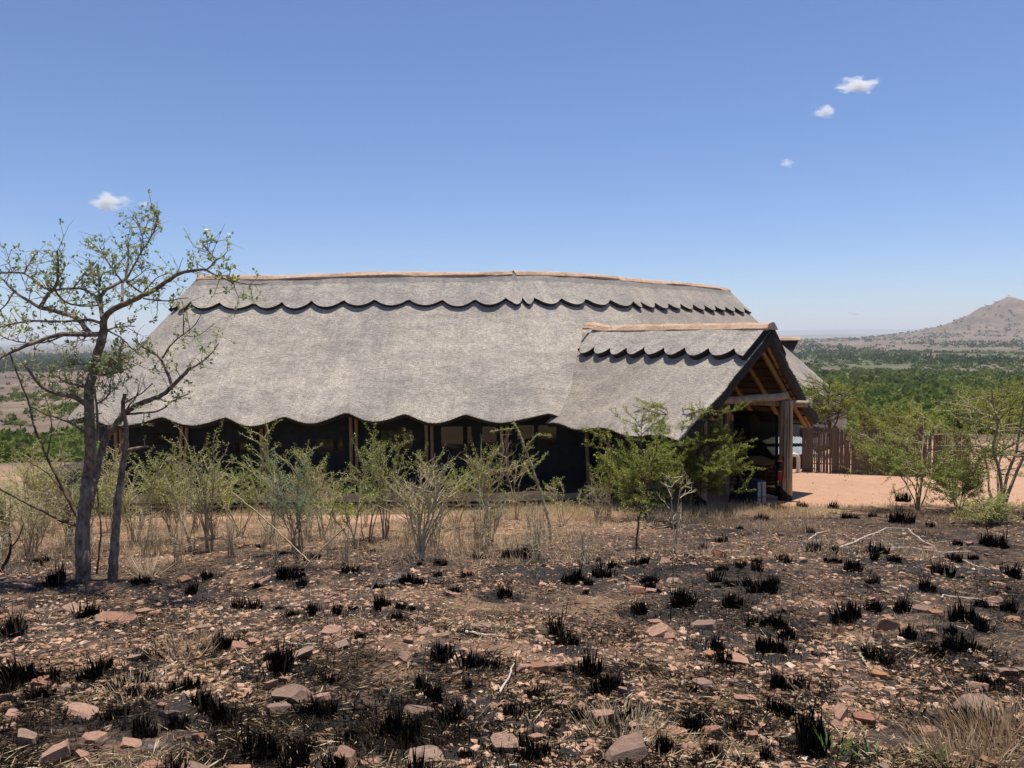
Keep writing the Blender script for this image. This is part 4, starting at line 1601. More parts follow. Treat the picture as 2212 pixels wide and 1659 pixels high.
bp = G(*c2(612, 1545))
TD = bp.y
t1 = Traced(TD, 21)
t1.limb(c2, [(612, 1565), (604, 1480), (598, 1300), (600, 1150), (625, 950), (640, 750), (662, 640), (652, 480), (650, 350), (640, 200), (660, 80), (690, 0), (706, -30)], 92, 50, .15, 0, 14)
t1.limb(c1, [(815, 1480), (850, 1300), (885, 1200), (908, 1090)], 66, 60, 0, 0, 12)
t1.limb(c1, [(900, 1140), (840, 1145), (760, 1145), (600, 1140), (470, 1150), (300, 1220), (160, 1270), (0, 1350), (-60, 1375)], 42, 15, -.5, .55)
t1.limb(c1, [(790, 1140), (740, 1090), (690, 1010), (620, 975), (480, 940), (340, 905)], 42, 32, .5, .4)
t1.limb(c1, [(345, 905), (230, 840), (120, 770), (20, 650), (-30, 640)], 28, 14, .3, .6)
t1.limb(c1, [(120, 775), (60, 880), (-20, 950)], 14, 8, .1, .5)
t1.limb(c1, [(350, 900), (370, 860), (430, 790), (490, 720), (512, 600), (495, 480), (500, 410)], 32, 12, -.3, 2.2)
t1.limb(c1, [(905, 1100), (895, 1010), (955, 935), (1080, 885), (1180, 830), (1280, 790), (1420, 700), (1560, 612), (1680, 585), (1800, 580)], 52, 18, -.7, .45)
t1.limb(c1, [(1800, 580), (1890, 490), (1960, 450)], 14, 6, -.1, 1.2)
t1.limb(c1, [(1890, 490), (1830, 440), (1790, 390), (1740, 320)], 10, 5, -.1, 1.6)
t1.limb(c1, [(1800, 580), (1860, 620), (1930, 655), (2040, 685), (2212, 715), (2330, 700)], 14, 6, .0, .55)
t1.limb(c1, [(2035, 690), (2040, 740), (2080, 830)], 7, 4, 0, 1.8)
t1.limb(c1, [(1980, 670), (2020, 590), (2010, 530)], 7, 4, 0, 1.5)
t1.limb(c1, [(890, 1000), (870, 800), (930, 745), (1060, 680), (1100, 660)], 34, 22, .6, .8)
t1.limb(c1, [(1095, 665), (1090, 620), (1120, 520), (1120, 430), (1110, 320)], 22, 10, .3, 1.0)
t1.limb(c1, [(1095, 665), (1170, 540), (1230, 420), (1300, 330), (1330, 250), (1385, 170), (1390, 110), (1360, 95)], 18, 7, -.3, 1.5)
t1.limb(c1, [(1250, 390), (1240, 270), (1200, 170), (1130, 110)], 9, 5, .1, 1.7)
t1.limb(c1, [(1100, 680), (1180, 750), (1245, 785)], 18, 16, 0, .3)
t1.limb(c1, [(1060, 885), (1065, 780), (1065, 690)], 22, 18, .3, .3)
t1.limb(c1, [(480, 740), (440, 770), (340, 700), (215, 605), (110, 600), (0, 612), (-40, 600)], 24, 12, .3, .8)
t1.limb(c1, [(215, 605), (265, 500), (310, 440)], 14, 6, .1, 1.5)
t1.limb(c1, [(110, 600), (60, 500), (100, 400)], 9, 4, .1, 1.3)
t1.limb(c1, [(470, 760), (600, 740), (720, 740), (800, 790), (880, 830)], 20, 16, .1, 1.2)
t1.limb(c1, [(1062, 682), (1000, 600), (940, 510), (900, 450), (820, 360), (780, 335)], 15, 6, .3, 1.8)
t1.limb(c1, [(640, 740), (700, 660), (760, 600), (845, 495)], 11, 6, -.2, .9)
t1.limb(c1, [(890, 1050), (780, 1010), (600, 1030), (420, 1030), (250, 1022), (100, 1050), (-20, 1090)], 24, 12, .2, .9)
t1.limb(c1, [(940, 1110), (1040, 1150), (1150, 1270), (1260, 1350)], 14, 7, -.2, .7)
t1.limb(c1, [(905, 1120), (1000, 1080), (1080, 1070), (1180, 1072)], 16, 7, .2, .9)
t1.limb(c1, [(1250, 830), (1350, 850), (1480, 850), (1640, 825)], 12, 7, -.2, .8)
t1.limb(c1, [(1240, 790), (1320, 690), (1400, 620), (1460, 610)], 13, 6, -.1, 1.1)
t1.limb(c1, [(1060, 690), (1180, 670), (1240, 590), (1290, 560)], 12, 6, .2, 1.0)
t1.limb(c1, [(1540, 620), (1570, 530), (1595, 470)], 7, 3, 0, .3)
t1.limb(c1, [(1725, 580), (1710, 480), (1672, 405)], 7, 3, 0, .2)
t1.limb(c1, [(680, 1160), (690, 1210), (630, 1280)], 12, 6, -.2, .8)
t1.limb(c1, [(480, 760), (520, 830), (600, 880), (720, 900), (860, 890)], 16, 12, .3, 1.3)
t1.limb(c1, [(870, 830), (860, 700), (900, 600)], 14, 7, -.3, 1.9)
t1.limb(c1, [(560, 1150), (420, 1210), (250, 1225), (90, 1190), (0, 1150)], 14, 8, -.2, .9)
t1.limb(c2, [(625, 262), (540, 200), (440, 190), (330, 160), (250, 80), (200, 0), (180, -25)], 34, 14, -.3, 1.0)
t1.limb(c1, [(800, 1600), (700, 1600), (590, 1570), (470, 1500), (430, 1470)], 22, 8, -.2, 2.4)
t1.limb(c1, [(830, 1430), (760, 1400), (640, 1400), (560, 1420)], 12, 6, -.2, 2.8)
t1.limb(c1, [(840, 1400), (920, 1440), (1000, 1400), (1090, 1350)], 16, 7, -.3, 3.0)
t1.limb(c1, [(830, 1500), (930, 1500), (1020, 1480), (1100, 1440)], 13, 6, -.3, 2.8)
t1.limb(c2, [(612, 465), (520, 400), (440, 370), (360, 340)], 16, 8, -.3, .8)
t1.limb(c2, [(640, 1000), (680, 830), (716, 640), (780, 480), (860, 400), (892, 330)], 62, 40, .25, 0, 12)
t1.limb(c2, [(885, 335), (980, 272), (1080, 232), (1180, 200), (1240, 140), (1330, 50), (1390, -10)], 38, 22, -.2, .5)
t1.limb(c1, [(1640, 1450), (1740, 1400), (1830, 1330), (1905, 1220)], 17, 8, -.1, .8)
t1.limb(c1, [(1500, 1595), (1455, 1470), (1412, 1360), (1330, 1305), (1220, 1240), (1150, 1180)], 26, 9, .2, 1.1)
t1.limb(c1, [(1415, 1350), (1470, 1250), (1570, 1160), (1690, 1080), (1760, 950)], 16, 5, .1, .35)
t1.limb(c1, [(1598, 1150), (1600, 1000), (1590, 850)], 11, 5, .1, .6)
t1.limb(c1, [(1620, 1155), (1740, 1165), (1860, 1050)], 8, 4, -.1, .4)
t1.limb(c2, [(910, 335), (1010, 325), (1170, 310), (1260, 230), (1370, 185)], 17, 8, -.2, .5)
t1.limb(c2, [(700, 260), (780, 220), (805, 140)], 14, 7, -.2, 1.5)
t1.limb(c2, [(705, 520), (712, 400), (700, 280), (690, 150)], 20, 12, -.2, .3)
t1.dress(19.0, 1.0, .047)
t1.finish('bushwillow_tree', 'gnarled grey tree with spreading crooked limbs and sparse pale leaves, front left', 'tree', bp)

bp2 = G(*c2(825, 1525))
t2 = Traced(bp2.y, 22)
t2.limb(c2, [(822, 1540), (822, 1400), (830, 1300), (842, 1150), (855, 960), (868, 850), (890, 700), (916, 600), (915, 500), (914, 400), (892, 310), (890, 250), (905, 185)], 62, 22, .1, 0, 12)
t2.limb(c2, [(915, 605), (990, 580), (1075, 568)], 30, 12, -.1, .2)
t2.limb(c2, [(900, 330), (940, 260), (1000, 200), (1010, 120)], 14, 6, -.1, .9)
t2.limb(c2, [(895, 260), (960, 220), (1060, 160), (1105, 110)], 12, 6, -.2, .8)
t2.dress(5, .8)
t2.finish('bushwillow_tree', 'thinner dark leaning trunk with broken pale bark beside the gnarled tree', 'tree', bp2)

bp3 = G(*c2(565, 1500))
t3 = Traced(bp3.y + .1, 23)
t3.limb(c2, [(585, 1510), (578, 1300), (570, 1090), (480, 930), (400, 760), (320, 600), (240, 400), (220, 280), (150, 100), (110, 0), (70, -120)], 26, 9, -.2, .5)
t3.limb(c2, [(575, 1150), (450, 1110), (300, 1030), (150, 960), (0, 880), (-60, 850)], 20, 9, -.3, .5)
t3.limb(c2, [(470, 910), (350, 760), (230, 690), (170, 660)], 11, 5, .1, .7)
t3.limb(c2, [(225, 280), (330, 330), (390, 380)], 10, 5, .1, 1.2)
t3.limb(c2, [(340, 640), (380, 440), (350, 260), (260, 60)], 10, 4, .1, .5)
t3.limb(c2, [(700, 1500), (735, 1200), (715, 950), (690, 760)], 14, 7, .2, .4)
t3.dress(5, .7, .036)
t3.finish('sapling', 'slender dark sapling arching left from the foot of the gnarled tree', 'sapling', bp3, 'bark_brown')
bp4 = G(*c2(15, 1480))
t4 = Traced(bp4.y, 24)
t4.limb(c2, [(-10, 1490), (60, 1390), (82, 1280), (70, 1180)], 26, 9, 0, .3)
t4.limb(c2, [(78, 1300), (150, 1220), (170, 1120)], 12, 5, .1, .6)
t4.dress(4, .3)
t4.finish('dead_sapling', 'short charred crooked sapling at the left edge', 'sapling', bp4, 'burnt_stick')

# ------------------------------------------------------------------ thorn shrubs in front of the lodge
TH = 'thorn shrubs in front of the lodge'
SH = [
    # px, py, height, width, bark, leaf, label, kwargs
    (18, 1185, 190, 120, 'bark_light', 'leaf_pale', 'pale dry thorn shrub at the left edge of the picture', dict(stems=8, side=10, leaf=.55)),
    (92, 1150, 215, 150, 'bark_light', 'leaf_pale', 'grey-green thorn shrub left of the gnarled trunk', dict(stems=9, side=11, leaf=.8)),
    (62, 1205, 150, 130, 'straw_twig', 'leaf_pale', 'straw coloured twiggy shrub in front of the leftmost thorn shrubs', dict(stems=9, side=9, leaf=.25)),
    (150, 1190, 170, 110, 'straw_twig', 'leaf_pale', 'dry twiggy shrub directly left of the gnarled trunk', dict(stems=8, side=8, leaf=.3)),
    (292, 1185, 235, 130, 'bark_light', 'leaf_pale', 'yellowish thorn shrub behind the two tree trunks', dict(stems=7, side=10, leaf=.7)),
    (372, 1165, 225, 190, 'bark_light', 'leaf_row', 'feathery green thorn shrub below the leftmost paired tent posts', dict(stems=6, side=11, leaf=1.0)),
    (452, 1195, 240, 180, 'straw_twig', 'leaf_pale', 'pale stemmed thorn shrub with white forked stems', dict(stems=6, side=9, leaf=.55, r0=.017)),
    (520, 1160, 205, 150, 'bark_light', 'leaf_row', 'yellow-green thorn shrub with dark single foot left of the tall sapling', dict(stems=5, side=10, leaf=.9, bare=.45)),
    (588, 1175, 325, 120, 'bark_light', 'leaf_row', 'tall thin thorn sapling reaching up to the thatch, flat topped', dict(stems=2, side=15, leaf=.8, lean=.5, flat=.3, bare=.35)),
    (640, 1195, 200, 170, 'straw_twig', 'leaf_dusty', 'misty blue-green feathery shrub with pale stems', dict(stems=7, side=12, leaf=1.3, leafL=.03, leafW=.008)),
    (700, 1165, 250, 190, 'bark_light', 'leaf_pale', 'thorn shrub with many pale arching twigs before the middle tent posts', dict(stems=6, side=12, leaf=.8)),
    (768, 1185, 160, 150, 'bark_brown', 'leaf_acacia', 'low green thorn shrub with dark foot left of the straw shrub', dict(stems=5, side=9, leaf=.9, bare=.4)),
    (838, 1165, 250, 170, 'bark_light', 'leaf_row', 'upright green thorn shrub before the wide window', dict(stems=5, side=13, leaf=.85, lean=.8)),
    (907, 1205, 205, 240, 'straw_twig', 'leaf_pale', 'large straw-white many-stemmed shrub in the middle of the row', dict(stems=13, side=6, leaf=.16, twigs=2, r0=.016, bare=.35)),
    (985, 1140, 215, 210, 'bark_light', 'leaf_row', 'green thorn shrub leaning right before the two narrow windows', dict(stems=5, side=12, leaf=.9)),
    (1045, 1150, 190, 130, 'bark_light', 'leaf_row', 'yellowish thorn sapling right of the leaning green shrub', dict(stems=3, side=11, leaf=.7)),
    (1062, 1185, 130, 80, 'straw_twig', 'leaf_dusty', 'small pale forked shrub standing on the burnt ground', dict(stems=4, side=6, leaf=.4)),
    (1215, 1135, 130, 100, 'bark_light', 'leaf_row', 'small thorn sapling between the leaning stem and the big green bush', dict(stems=3, side=8, leaf=.6)),
    (1290, 1120, 120, 110, 'bark_brown', 'leaf_acacia', 'low green shrub at the left foot of the big green bush', dict(stems=4, side=8, leaf=1.0)),
    (240, 1150, 190, 120, 'bark_light', 'leaf_pale', 'sparse shrub between the two tree trunks', dict(stems=6, side=8, leaf=.5)),
]
for k, (px, py, hh, ww, bk, lf, lab, kw) in enumerate(SH):
    kw['leaf'] = kw.get('leaf', 1) * 1.05
    kw['stems'] += 1
    kw['side'] += 2
    kw['r0'] = kw.get('r0', .014) * .95
    kw['twigs'] = 1
    kw.setdefault('leafL', .030)
    kw.setdefault('leafW', .0135)
    bk = 'straw_twig' if k % 3 else 'bark_light'
    kw['upr'] = 1.0
    kw['side'] = int(kw['side'] * .85)
    kw['lean'] = kw.get('lean', 1.0) * (.6 + .8 * ((k * 37) % 10) / 10)
    hh *= .78 + .36 * ((k * 53) % 10) / 10
    put_shrub('thorn_shrub', lab, 'shrub', TH, px, py, hh, ww, bk, lf, 300 + k, **kw)

rg = np.random.default_rng(81)
for k in range(15):
    px = 20 + 1130 * (k + rg.uniform(.1, .9)) / 15
    py = rg.uniform(1108, 1192)
    put_shrub('spindly_shrub', 'spindly thorn shrub', 'shrub', TH, px, py, rg.uniform(90, 190), rg.uniform(90, 190), ('straw_twig', 'bark_light', 'straw_twig')[k % 3], ('leaf_row', 'leaf_pale', 'leaf_acacia')[rg.integers(3)], 350 + k, stems=int(rg.integers(3, 8)), side=int(rg.integers(6, 12)), twigs=int(rg.integers(1, 3)), leaf=rg.uniform(.1, .9), leafL=.03, leafW=.0135, upr=rg.uniform(.2, 1.2), lean=rg.uniform(.6, 1.4), r0=rg.uniform(.010, .018), bare=rg.uniform(.2, .45))

# leaning pale sapling with green tufts
bs = G(1188, 1175)
t5 = Traced(bs.y, 31)
cx = lambda x, y: (x, y)
_old = {}
def lean_limb(T_, pts, w0, w1, dz=0, leaf=0):
    return T_.limb(c5, [((x * 1.8228) * 3.16, (y * 1.8228 - 1250) * 3.16) for x, y in pts], w0 * 5.76, w1 * 5.76, dz, leaf)
lean_limb(t5, [(1190, 1178), (1186, 1130), (1172, 1075), (1150, 1010), (1135, 970), (1118, 925), (1108, 912)], 6, 2.5, -.1, .6)
lean_limb(t5, [(1135, 970), (1165, 930), (1175, 945), (1192, 940)], 2.5, 1.2, -.1, 1)
lean_limb(t5, [(1118, 925), (1085, 928), (1060, 932)], 2, 1, .1, 1)
lean_limb(t5, [(1150, 1010), (1172, 990), (1185, 975)], 2, 1, .1, 1.3)
lean_limb(t5, [(1160, 1040), (1140, 1020), (1130, 1000)], 2, 1, .1, 1.3)
rg = t5.rg
for X, r, leaf in t5.thin:
    n = int(np.linalg.norm(np.diff(X, axis=0), axis=1).sum() * 160 * leaf)
    i = rg.integers(0, len(X) - 1, n)
    t = rg.random((n, 1))
    t5.fol.leaves(X[i] * (1 - t) + X[i + 1] * t, rg.normal(0, 1, (n, 3)), rg.normal(0, 1, (n, 3)), .05, .016, 0, np.clip(rg.normal(.5, .25, n), 0, 1))
t5.finish('thorn_sapling', 'pale leaning thorn sapling with small green tufts, before the last tent post', 'sapling', bs, 'straw_twig', 'leaf_acacia')

# bare leaning pole stems crossing in front of the row
for k, (lab, pts) in enumerate((
    ('long bare pale stem leaning left across the thorn shrubs', [(670, 1215), (612, 1160), (560, 1110), (500, 1062)]),
    ('long bare pale stem leaning right low among the dry shrubs', [(745, 1140), (700, 1180), (660, 1225)]),
)):
    tq = Traced(G(*pts[0] if k == 0 else pts[-1]).y, 60 + k)
    lean_limb(tq, pts, 3.5, 2.0, .1, .15)
    tq.dress(3, 0)
    tq.finish('leaning_sapling', lab, 'sapling', G(*pts[0] if k == 0 else pts[-1]), 'straw_twig')

# big green thorn bush before the porch and its neighbours
put_shrub('thorn_bush', 'largest bright green thorn bush, spreading before the porch roof', 'bush', None, 1482, 1098, 260, 310, 'bark_brown', 'leaf_acacia', 401, stems=10, side=17, twigs=4, leaf=1.6, r0=.022, flat=.35, leafL=.034, leafW=.015, bare=.22, thorns=.2)
put_shrub('thorn_bush', 'green thorn bush with thin dark trunk left of the largest bush', 'bush', None, 1392, 1125, 205, 270, 'bark_brown', 'leaf_acacia', 402, stems=8, side=14, twigs=3, leaf=1.5, r0=.017, bare=.3, leafL=.034, leafW=.015)
put_shrub('thorn_bush', 'dense low green bush against the lodge wall under the porch eave', 'bush', None, 1350, 1092, 130, 170, 'bark_light', 'leaf_row', 403, stems=7, side=11, twigs=4, leaf=1.2)
put_shrub('dead_shrub', 'bare pale dead thorn stem with short crooked twigs before the largest bush', 'shrub', None, 1457, 1192, 200, 90, 'straw_twig', 'leaf_pale', 404, stems=2, side=10, twigs=2, leaf=.03, lean=.4, r0=.016, bare=.2)
put_shrub('thorn_sapling', 'thin dark sapling stem rising from burnt ground left of the dead stem', 'sapling', None, 1376, 1180, 150, 70, 'bark_brown', 'leaf_acacia', 405, stems=2, side=6, leaf=.4, lean=.4, bare=.5)
put_shrub('thorn_bush', 'yellow-green thorn bush in front of the reed fence', 'bush', None, 1985, 1105, 255, 330, 'bark_light', 'leaf_row', 406, stems=7, side=15, twigs=4, leaf=1.0, r0=.018, flat=.6, bare=.3, thorns=.6, leafL=.036, leafW=.016)
put_shrub('thorn_tree', 'thorny small tree with forked brown trunk at the right edge', 'tree', None, 2162, 1112, 335, 320, 'bark_light', 'leaf_acacia', 407, stems=5, side=15, twigs=4, leaf=.6, r0=.034, flat=.35, bare=.35, thorns=.9, leafL=.036, leafW=.016)
put_shrub('thorn_bush', 'low sprawling thorn bush between the fence bush and the forked trunk', 'bush', None, 2072, 1108, 150, 230, 'bark_light', 'leaf_row', 408, stems=8, side=12, twigs=4, leaf=.7, bare=.2, thorns=.6)
put_shrub('thorn_bush', 'small leafy bush at the foot of the forked trunk', 'bush', None, 2130, 1135, 70, 200, 'bark_light', 'leaf_pale', 411, stems=9, side=9, twigs=3, leaf=.8, bare=.1)
put_shrub('thorn_tree', 'open thorn tree growing behind the reed fence beside the hut', 'tree', None, 1800, 1000, 225, 190, 'bark_brown', 'leaf_acacia', 409, d=27.5, stems=5, side=15, twigs=4, leaf=.9, r0=.035, flat=.5, bare=.4)
put_shrub('thorn_bush', 'thorn bush behind the right part of the reed fence', 'bush', None, 1960, 1000, 165, 280, 'bark_brown', 'leaf_acacia', 410, d=27.0, stems=6, side=12, twigs=3, leaf=.8, r0=.03, flat=.4)
put_shrub('thorn_bush', 'dense green bush behind the forked tree at the right edge', 'bush', None, 2150, 1000, 180, 320, 'bark_brown', 'leaf_acacia', 412, d=29.0, stems=6, side=12, twigs=3, leaf=.8, r0=.03, flat=.4)

# dry twiggy undergrowth: four builds, copied
DRY = []
for k in range(5):
    rg = np.random.default_rng(500 + k)
    w, f = shrub(rg, .75, .55, stems=9, side=5, twigs=2, leaf=.12 if k % 2 else .03, r0=.007, bare=.25)
    DRY.append((w.mesh('stems', M['straw_twig' if k % 3 else 'bark_light']), f.mesh('foliage', M['leaf_pale']) if f.n else None))
rg = np.random.default_rng(77)
spots = []
while len(spots) < 62:
    px, py = rg.uniform(-30, 1330), rg.uniform(1115, 1222)
    if px > 950 and rg.random() < .55:
        continue
    spots.append((px, py))
for k, (px, py) in enumerate(spots):
    g = G(px, py)
    a, b = DRY[rg.integers(5)]
    lab = 'knee-high dry twiggy shrub among the thorn shrubs' if px < 950 else 'knee-high dry twiggy shrub on burnt ground left of the porch bush'
    root = empty('dry_shrub', lab, 'shrub', g, rg.uniform(0, 6.28), 'dry undergrowth in front of the lodge')
    s = rg.uniform(.55, 1.15)
    root.scale = (s, s, s * rg.uniform(.8, 1.2))
    for me, nm in ((a, 'stems'), (b, 'foliage')):
        if me:
            o = bpy.data.objects.new(nm, me)
            COL.objects.link(o)
            o.parent = root

# ------------------------------------------------------------------ dry grass (stuff)
def grass_sheet(name, label, n, sampler, hgt, mat, wid=.006, lean=.5, var=(.5, .25), seed=5):
    rg = np.random.default_rng(seed)
    x, y, hs_ = sampler(rg, n)
    z = ground_z(x, y)
    az = rg.uniform(0, 2 * math.pi, len(x))
    el = rg.normal(0, lean, len(x))
    d = np.stack([np.cos(az) * np.sin(el), np.sin(az) * np.sin(el), np.abs(np.cos(el)) + .05], -1)
    m = MB()
    m.leaves(np.stack([x, y, z - .01], -1), d, rg.normal(0, 1, (len(x), 3)), hgt * hs_ * rg.uniform(.4, 1.3, len(x)), wid * rg.uniform(.7, 1.5, len(x)), 0, np.clip(rg.normal(var[0], var[1], len(x)), 0, 1))
    o = m.build(name, M[mat])
    return tag(o, label, 'grass', kind='stuff')


def smp_row(rg, n):
    x = rg.uniform(-13, 6.5, n)
    y = rg.uniform(10.2, 20.3, n)
    c = fbm(x * .8, y * .8, 3, 120)
    c2_ = fbm(x * 4, y * 4, 2, 125)
    sand = ground_masks(x, y)[0]
    k = rg.random(n) < sstep(.46, .72, c * .6 + c2_ * .4 + .10 * sstep(12, 15, y) - .10 * sstep(-1, 3, x) * sstep(17, 15, y)) * (1 - .9 * sand)
    return x[k], y[k], .5 + c[k]


grass_sheet('dry_grass', 'straw coloured dry grass between the shrubs before the lodge', 110000, smp_row, .17, 'dry_grass', .006, .7, (.66, .26), 5)


def smp_right(rg, n):
    x = rg.uniform(3.5, 15, n)
    y = rg.uniform(14.0, 19.6, n)
    c = fbm(x * .9, y * .9, 3, 130) * .6 + fbm(x * 5, y * 5, 2, 131) * .4
    edge = np.interp(x, [3.5, 7, 14], [19.4, 19.0, 18.6])
    k = (rg.random(n) < sstep(.42, .62, c + .12 * sstep(15.5, 18.2, y))) & (y < edge)
    return x[k], y[k], .5 + c[k]


grass_sheet('dry_grass', 'short singed grass along the edge of the sandy clearing', 26000, smp_right, .10, 'dry_grass', .006, .6, (.30, .26), 6)


def smp_green(rg, n):
    x = rg.uniform(-9, 4.2, n)
    y = rg.uniform(18.2, 20.6, n)
    k = rg.random(n) < sstep(.40, .6, fbm(x * .9, y * 1.5, 3, 140))
    return x[k], y[k], .5 + rg.random(k.sum())


grass_sheet('green_grass', 'thin greenish grass strip along the lodge deck', 16000, smp_green, .07, 'green_grass', .008, .6, (.35, .3), 7)


def smp_fore(rg, n):
    d = 1 / rg.uniform(1 / 14., 1 / 2.9, n)
    x = rg.uniform(-.78, .78, n) * d
    c = fbm(x * 2.2, d * 2.2, 3, 150)
    k = rg.random(n) < sstep(.50, .72, c + .12 * sstep(.45, .75, x / d) * sstep(5.0, 3.0, d))
    return x[k], d[k], .5 + rg.random(k.sum())


grass_sheet('singed_grass', 'singed stubble of grass scattered over the burnt slope', 60000, smp_fore, .05, 'litter', .0035, .9, (.6, .25), 8)

def smp_burnt(rg, n):
    d = 1 / rg.uniform(1 / 18.5, 1 / 2.8, n)
    d = np.where(rg.random(n) < .45, rg.uniform(4, 18.5, n), d)
    x = rg.uniform(-.78, .78, n) * d
    c = fbm(x * 1.1, d * 1.1, 3, 155) * .55 + fbm(x * 5, d * 5, 2, 156) * .45
    k = rg.random(n) < (.15 + .85 * sstep(.44, .62, c)) * soot(x, d)
    return x[k], d[k], .4 + 1.2 * rg.random(k.sum()) ** 2


grass_sheet('burnt_stubble', 'black burnt grass stubble in ragged patches over the slope', 120000, smp_burnt, .06, 'burnt_grass', .007, .45, (.5, .3), 9)

# ------------------------------------------------------------------ litter of burnt and dry straw lying on the slope (stuff)
def litter(name, label, n, mat, L, Wd, var, seed, dmin=2.7, dmax=16.5, clean=0.0):
    rg = np.random.default_rng(seed)
    d = 1 / rg.uniform(1 / dmax, 1 / dmin, n)
    d = np.where(rg.random(n) < .45, rg.uniform(dmin, dmax, n), d)
    x = rg.uniform(-.80, .80, n) * d
    c = fbm(x * 1.8, d * 1.8, 4, seed)
    k = rg.random(n) < sstep(.34, .58, c) * (1 - clean * soot(x, d))
    x, d, c = x[k], d[k], c[k]
    n = len(x)
    az = fbm(x * .9, d * .9, 2, seed + 5) * 9 + rg.normal(0, .8, n)
    dr = np.stack([np.cos(az), np.sin(az), rg.normal(.02, .14, n)], -1)
    m = MB()
    m.leaves(np.stack([x, d, ground_z(x, d) + rg.uniform(.0, .022, n)], -1), dr, np.stack([rg.normal(0, .5, n), rg.normal(0, .5, n), np.ones(n)], -1), L * rg.uniform(.35, 1.5, n), Wd * rg.uniform(.6, 1.6, n), 0, np.clip(rg.normal(var[0], var[1], n), 0, 1))
    o = m.build(name, M[mat])
    return tag(o, label, 'litter', kind='stuff')


litter('burnt_litter', 'charred straw and ash crumbs covering the burnt slope', 170000, 'litter', .095, .0068, (.18, .18), 160)
litter('brown_litter', 'singed brown straw crumbs over the burnt slope', 130000, 'litter', .065, .005, (.68, .13), 190, clean=.85)
litter('straw_litter', 'pale broken straw strewn over the burnt slope', 60000, 'litter', .10, .0045, (.78, .16), 170, clean=.6)

# ------------------------------------------------------------------ gravel (stuff)
def gravel(n, seed):
    rg = np.random.default_rng(seed)
    d = 1 / rg.uniform(1 / 17.5, 1 / 2.7, n)
    d = np.where(rg.random(n) < .5, rg.uniform(2.7, 17.5, n), d)
    x = rg.uniform(-.80, .80, n) * d
    c = fbm(x * .8, d * .8, 4, seed)
    keep = rg.random(n) < sstep(.36, .60, c + .05) * (1 - .5 * soot(x, d))
    x, d = x[keep], d[keep]
    n = len(x)
    s = .008 + .036 * rg.random(n) ** 3.6
    base = np.array([[1, 0, 0], [-.6, .8, 0], [-.6, -.8, 0], [.2, .1, .55], [-.3, .3, .45], [.3, -.5, .4], [0, 0, -.5]], float)
    tri = np.array([[0, 1, 3], [1, 4, 3], [1, 2, 4], [2, 5, 4], [2, 0, 5], [0, 3, 5], [3, 4, 5], [0, 6, 1], [1, 6, 2], [2, 6, 0]])
    v = base[None] + rg.normal(0, .16, (n, 7, 3))
    a = rg.uniform(0, 2 * math.pi, n)
    el = rg.uniform(.6, 1.5, n)
    vx, vy = v[..., 0] * el[:, None], v[..., 1]
    X = (np.cos(a)[:, None] * vx - np.sin(a)[:, None] * vy) * s[:, None] + x[:, None]
    Y = (np.sin(a)[:, None] * vx + np.cos(a)[:, None] * vy) * s[:, None] + d[:, None]
    Z = v[..., 2] * s[:, None] * .7 + ground_z(x, d)[:, None] + .002
    m = MB()
    m.add(np.stack([X, Y, Z], -1).reshape(-1, 3), (tri[None] + np.arange(n)[:, None, None] * 7).reshape(-1, 3), 0, np.repeat(np.clip(rg.normal(.48, .25, n), 0, 1), 7))
    o = m.build('gravel', M['gravel'])
    return tag(o, 'small reddish stone chips strewn over the burnt slope', 'gravel', kind='stuff')


gravel(74000, 180)

# ------------------------------------------------------------------ rocks
ROCKS = []
for k, rgf in enumerate((.45, .5, .6, .35, .7, .4, .55, .3, .65, .5, .4, .6)):
    # angular field stone: a skewed block cut by slanting planes
    rq = np.random.default_rng(900 + k)
    import bmesh
    bm = bmesh.new()
    bmesh.ops.create_cube(bm, size=2)
    sh = rq.normal(0, .22, (2, 2))
    for v in bm.verts:
        v.co = Vector((v.co.x + sh[0, 0] * v.co.y + sh[0, 1] * v.co.z, v.co.y * .9 + sh[1, 0] * v.co.x * .5 + sh[1, 1] * v.co.z, v.co.z * rgf)) + Vector(rq.normal(0, .13, 3) * np.array([1, 1, rgf]))
    for q_ in range(9):
        nn = Vector(rq.normal(0, 1, 3) * np.array([1, 1, .8])).normalized()
        ext = max(v.co.dot(nn) for v in bm.verts)
        res = bmesh.ops.bisect_plane(bm, geom=bm.verts[:] + bm.edges[:] + bm.faces[:], plane_co=nn * ext * rq.uniform(.68, .92), plane_no=nn, clear_outer=True)
        ed = [e for e in res['geom_cut'] if isinstance(e, bmesh.types.BMEdge)]
        if ed:
            bmesh.ops.contextual_create(bm, geom=ed)
    bmesh.ops.triangulate(bm, faces=bm.faces[:])
    bmesh.ops.subdivide_edges(bm, edges=bm.edges[:], cuts=1)
    for v in bm.verts:
        v.co += Vector(rq.normal(0, .022, 3))
    bmesh.ops.recalc_face_normals(bm, faces=bm.faces[:])
    me = bpy.data.meshes.new('rock')
    bm.to_mesh(me)
    bm.free()
    me.materials.append(M['rock'])
    ROCKS.append(me)


def k1(x, y):
    return (x / 1.58 / 1.8228, (2100 + y / 1.58) / 1.8228)


def k2(x, y):
    return ((1300 + x / 1.58) / 1.8228, (2100 + y / 1.58) / 1.8228)


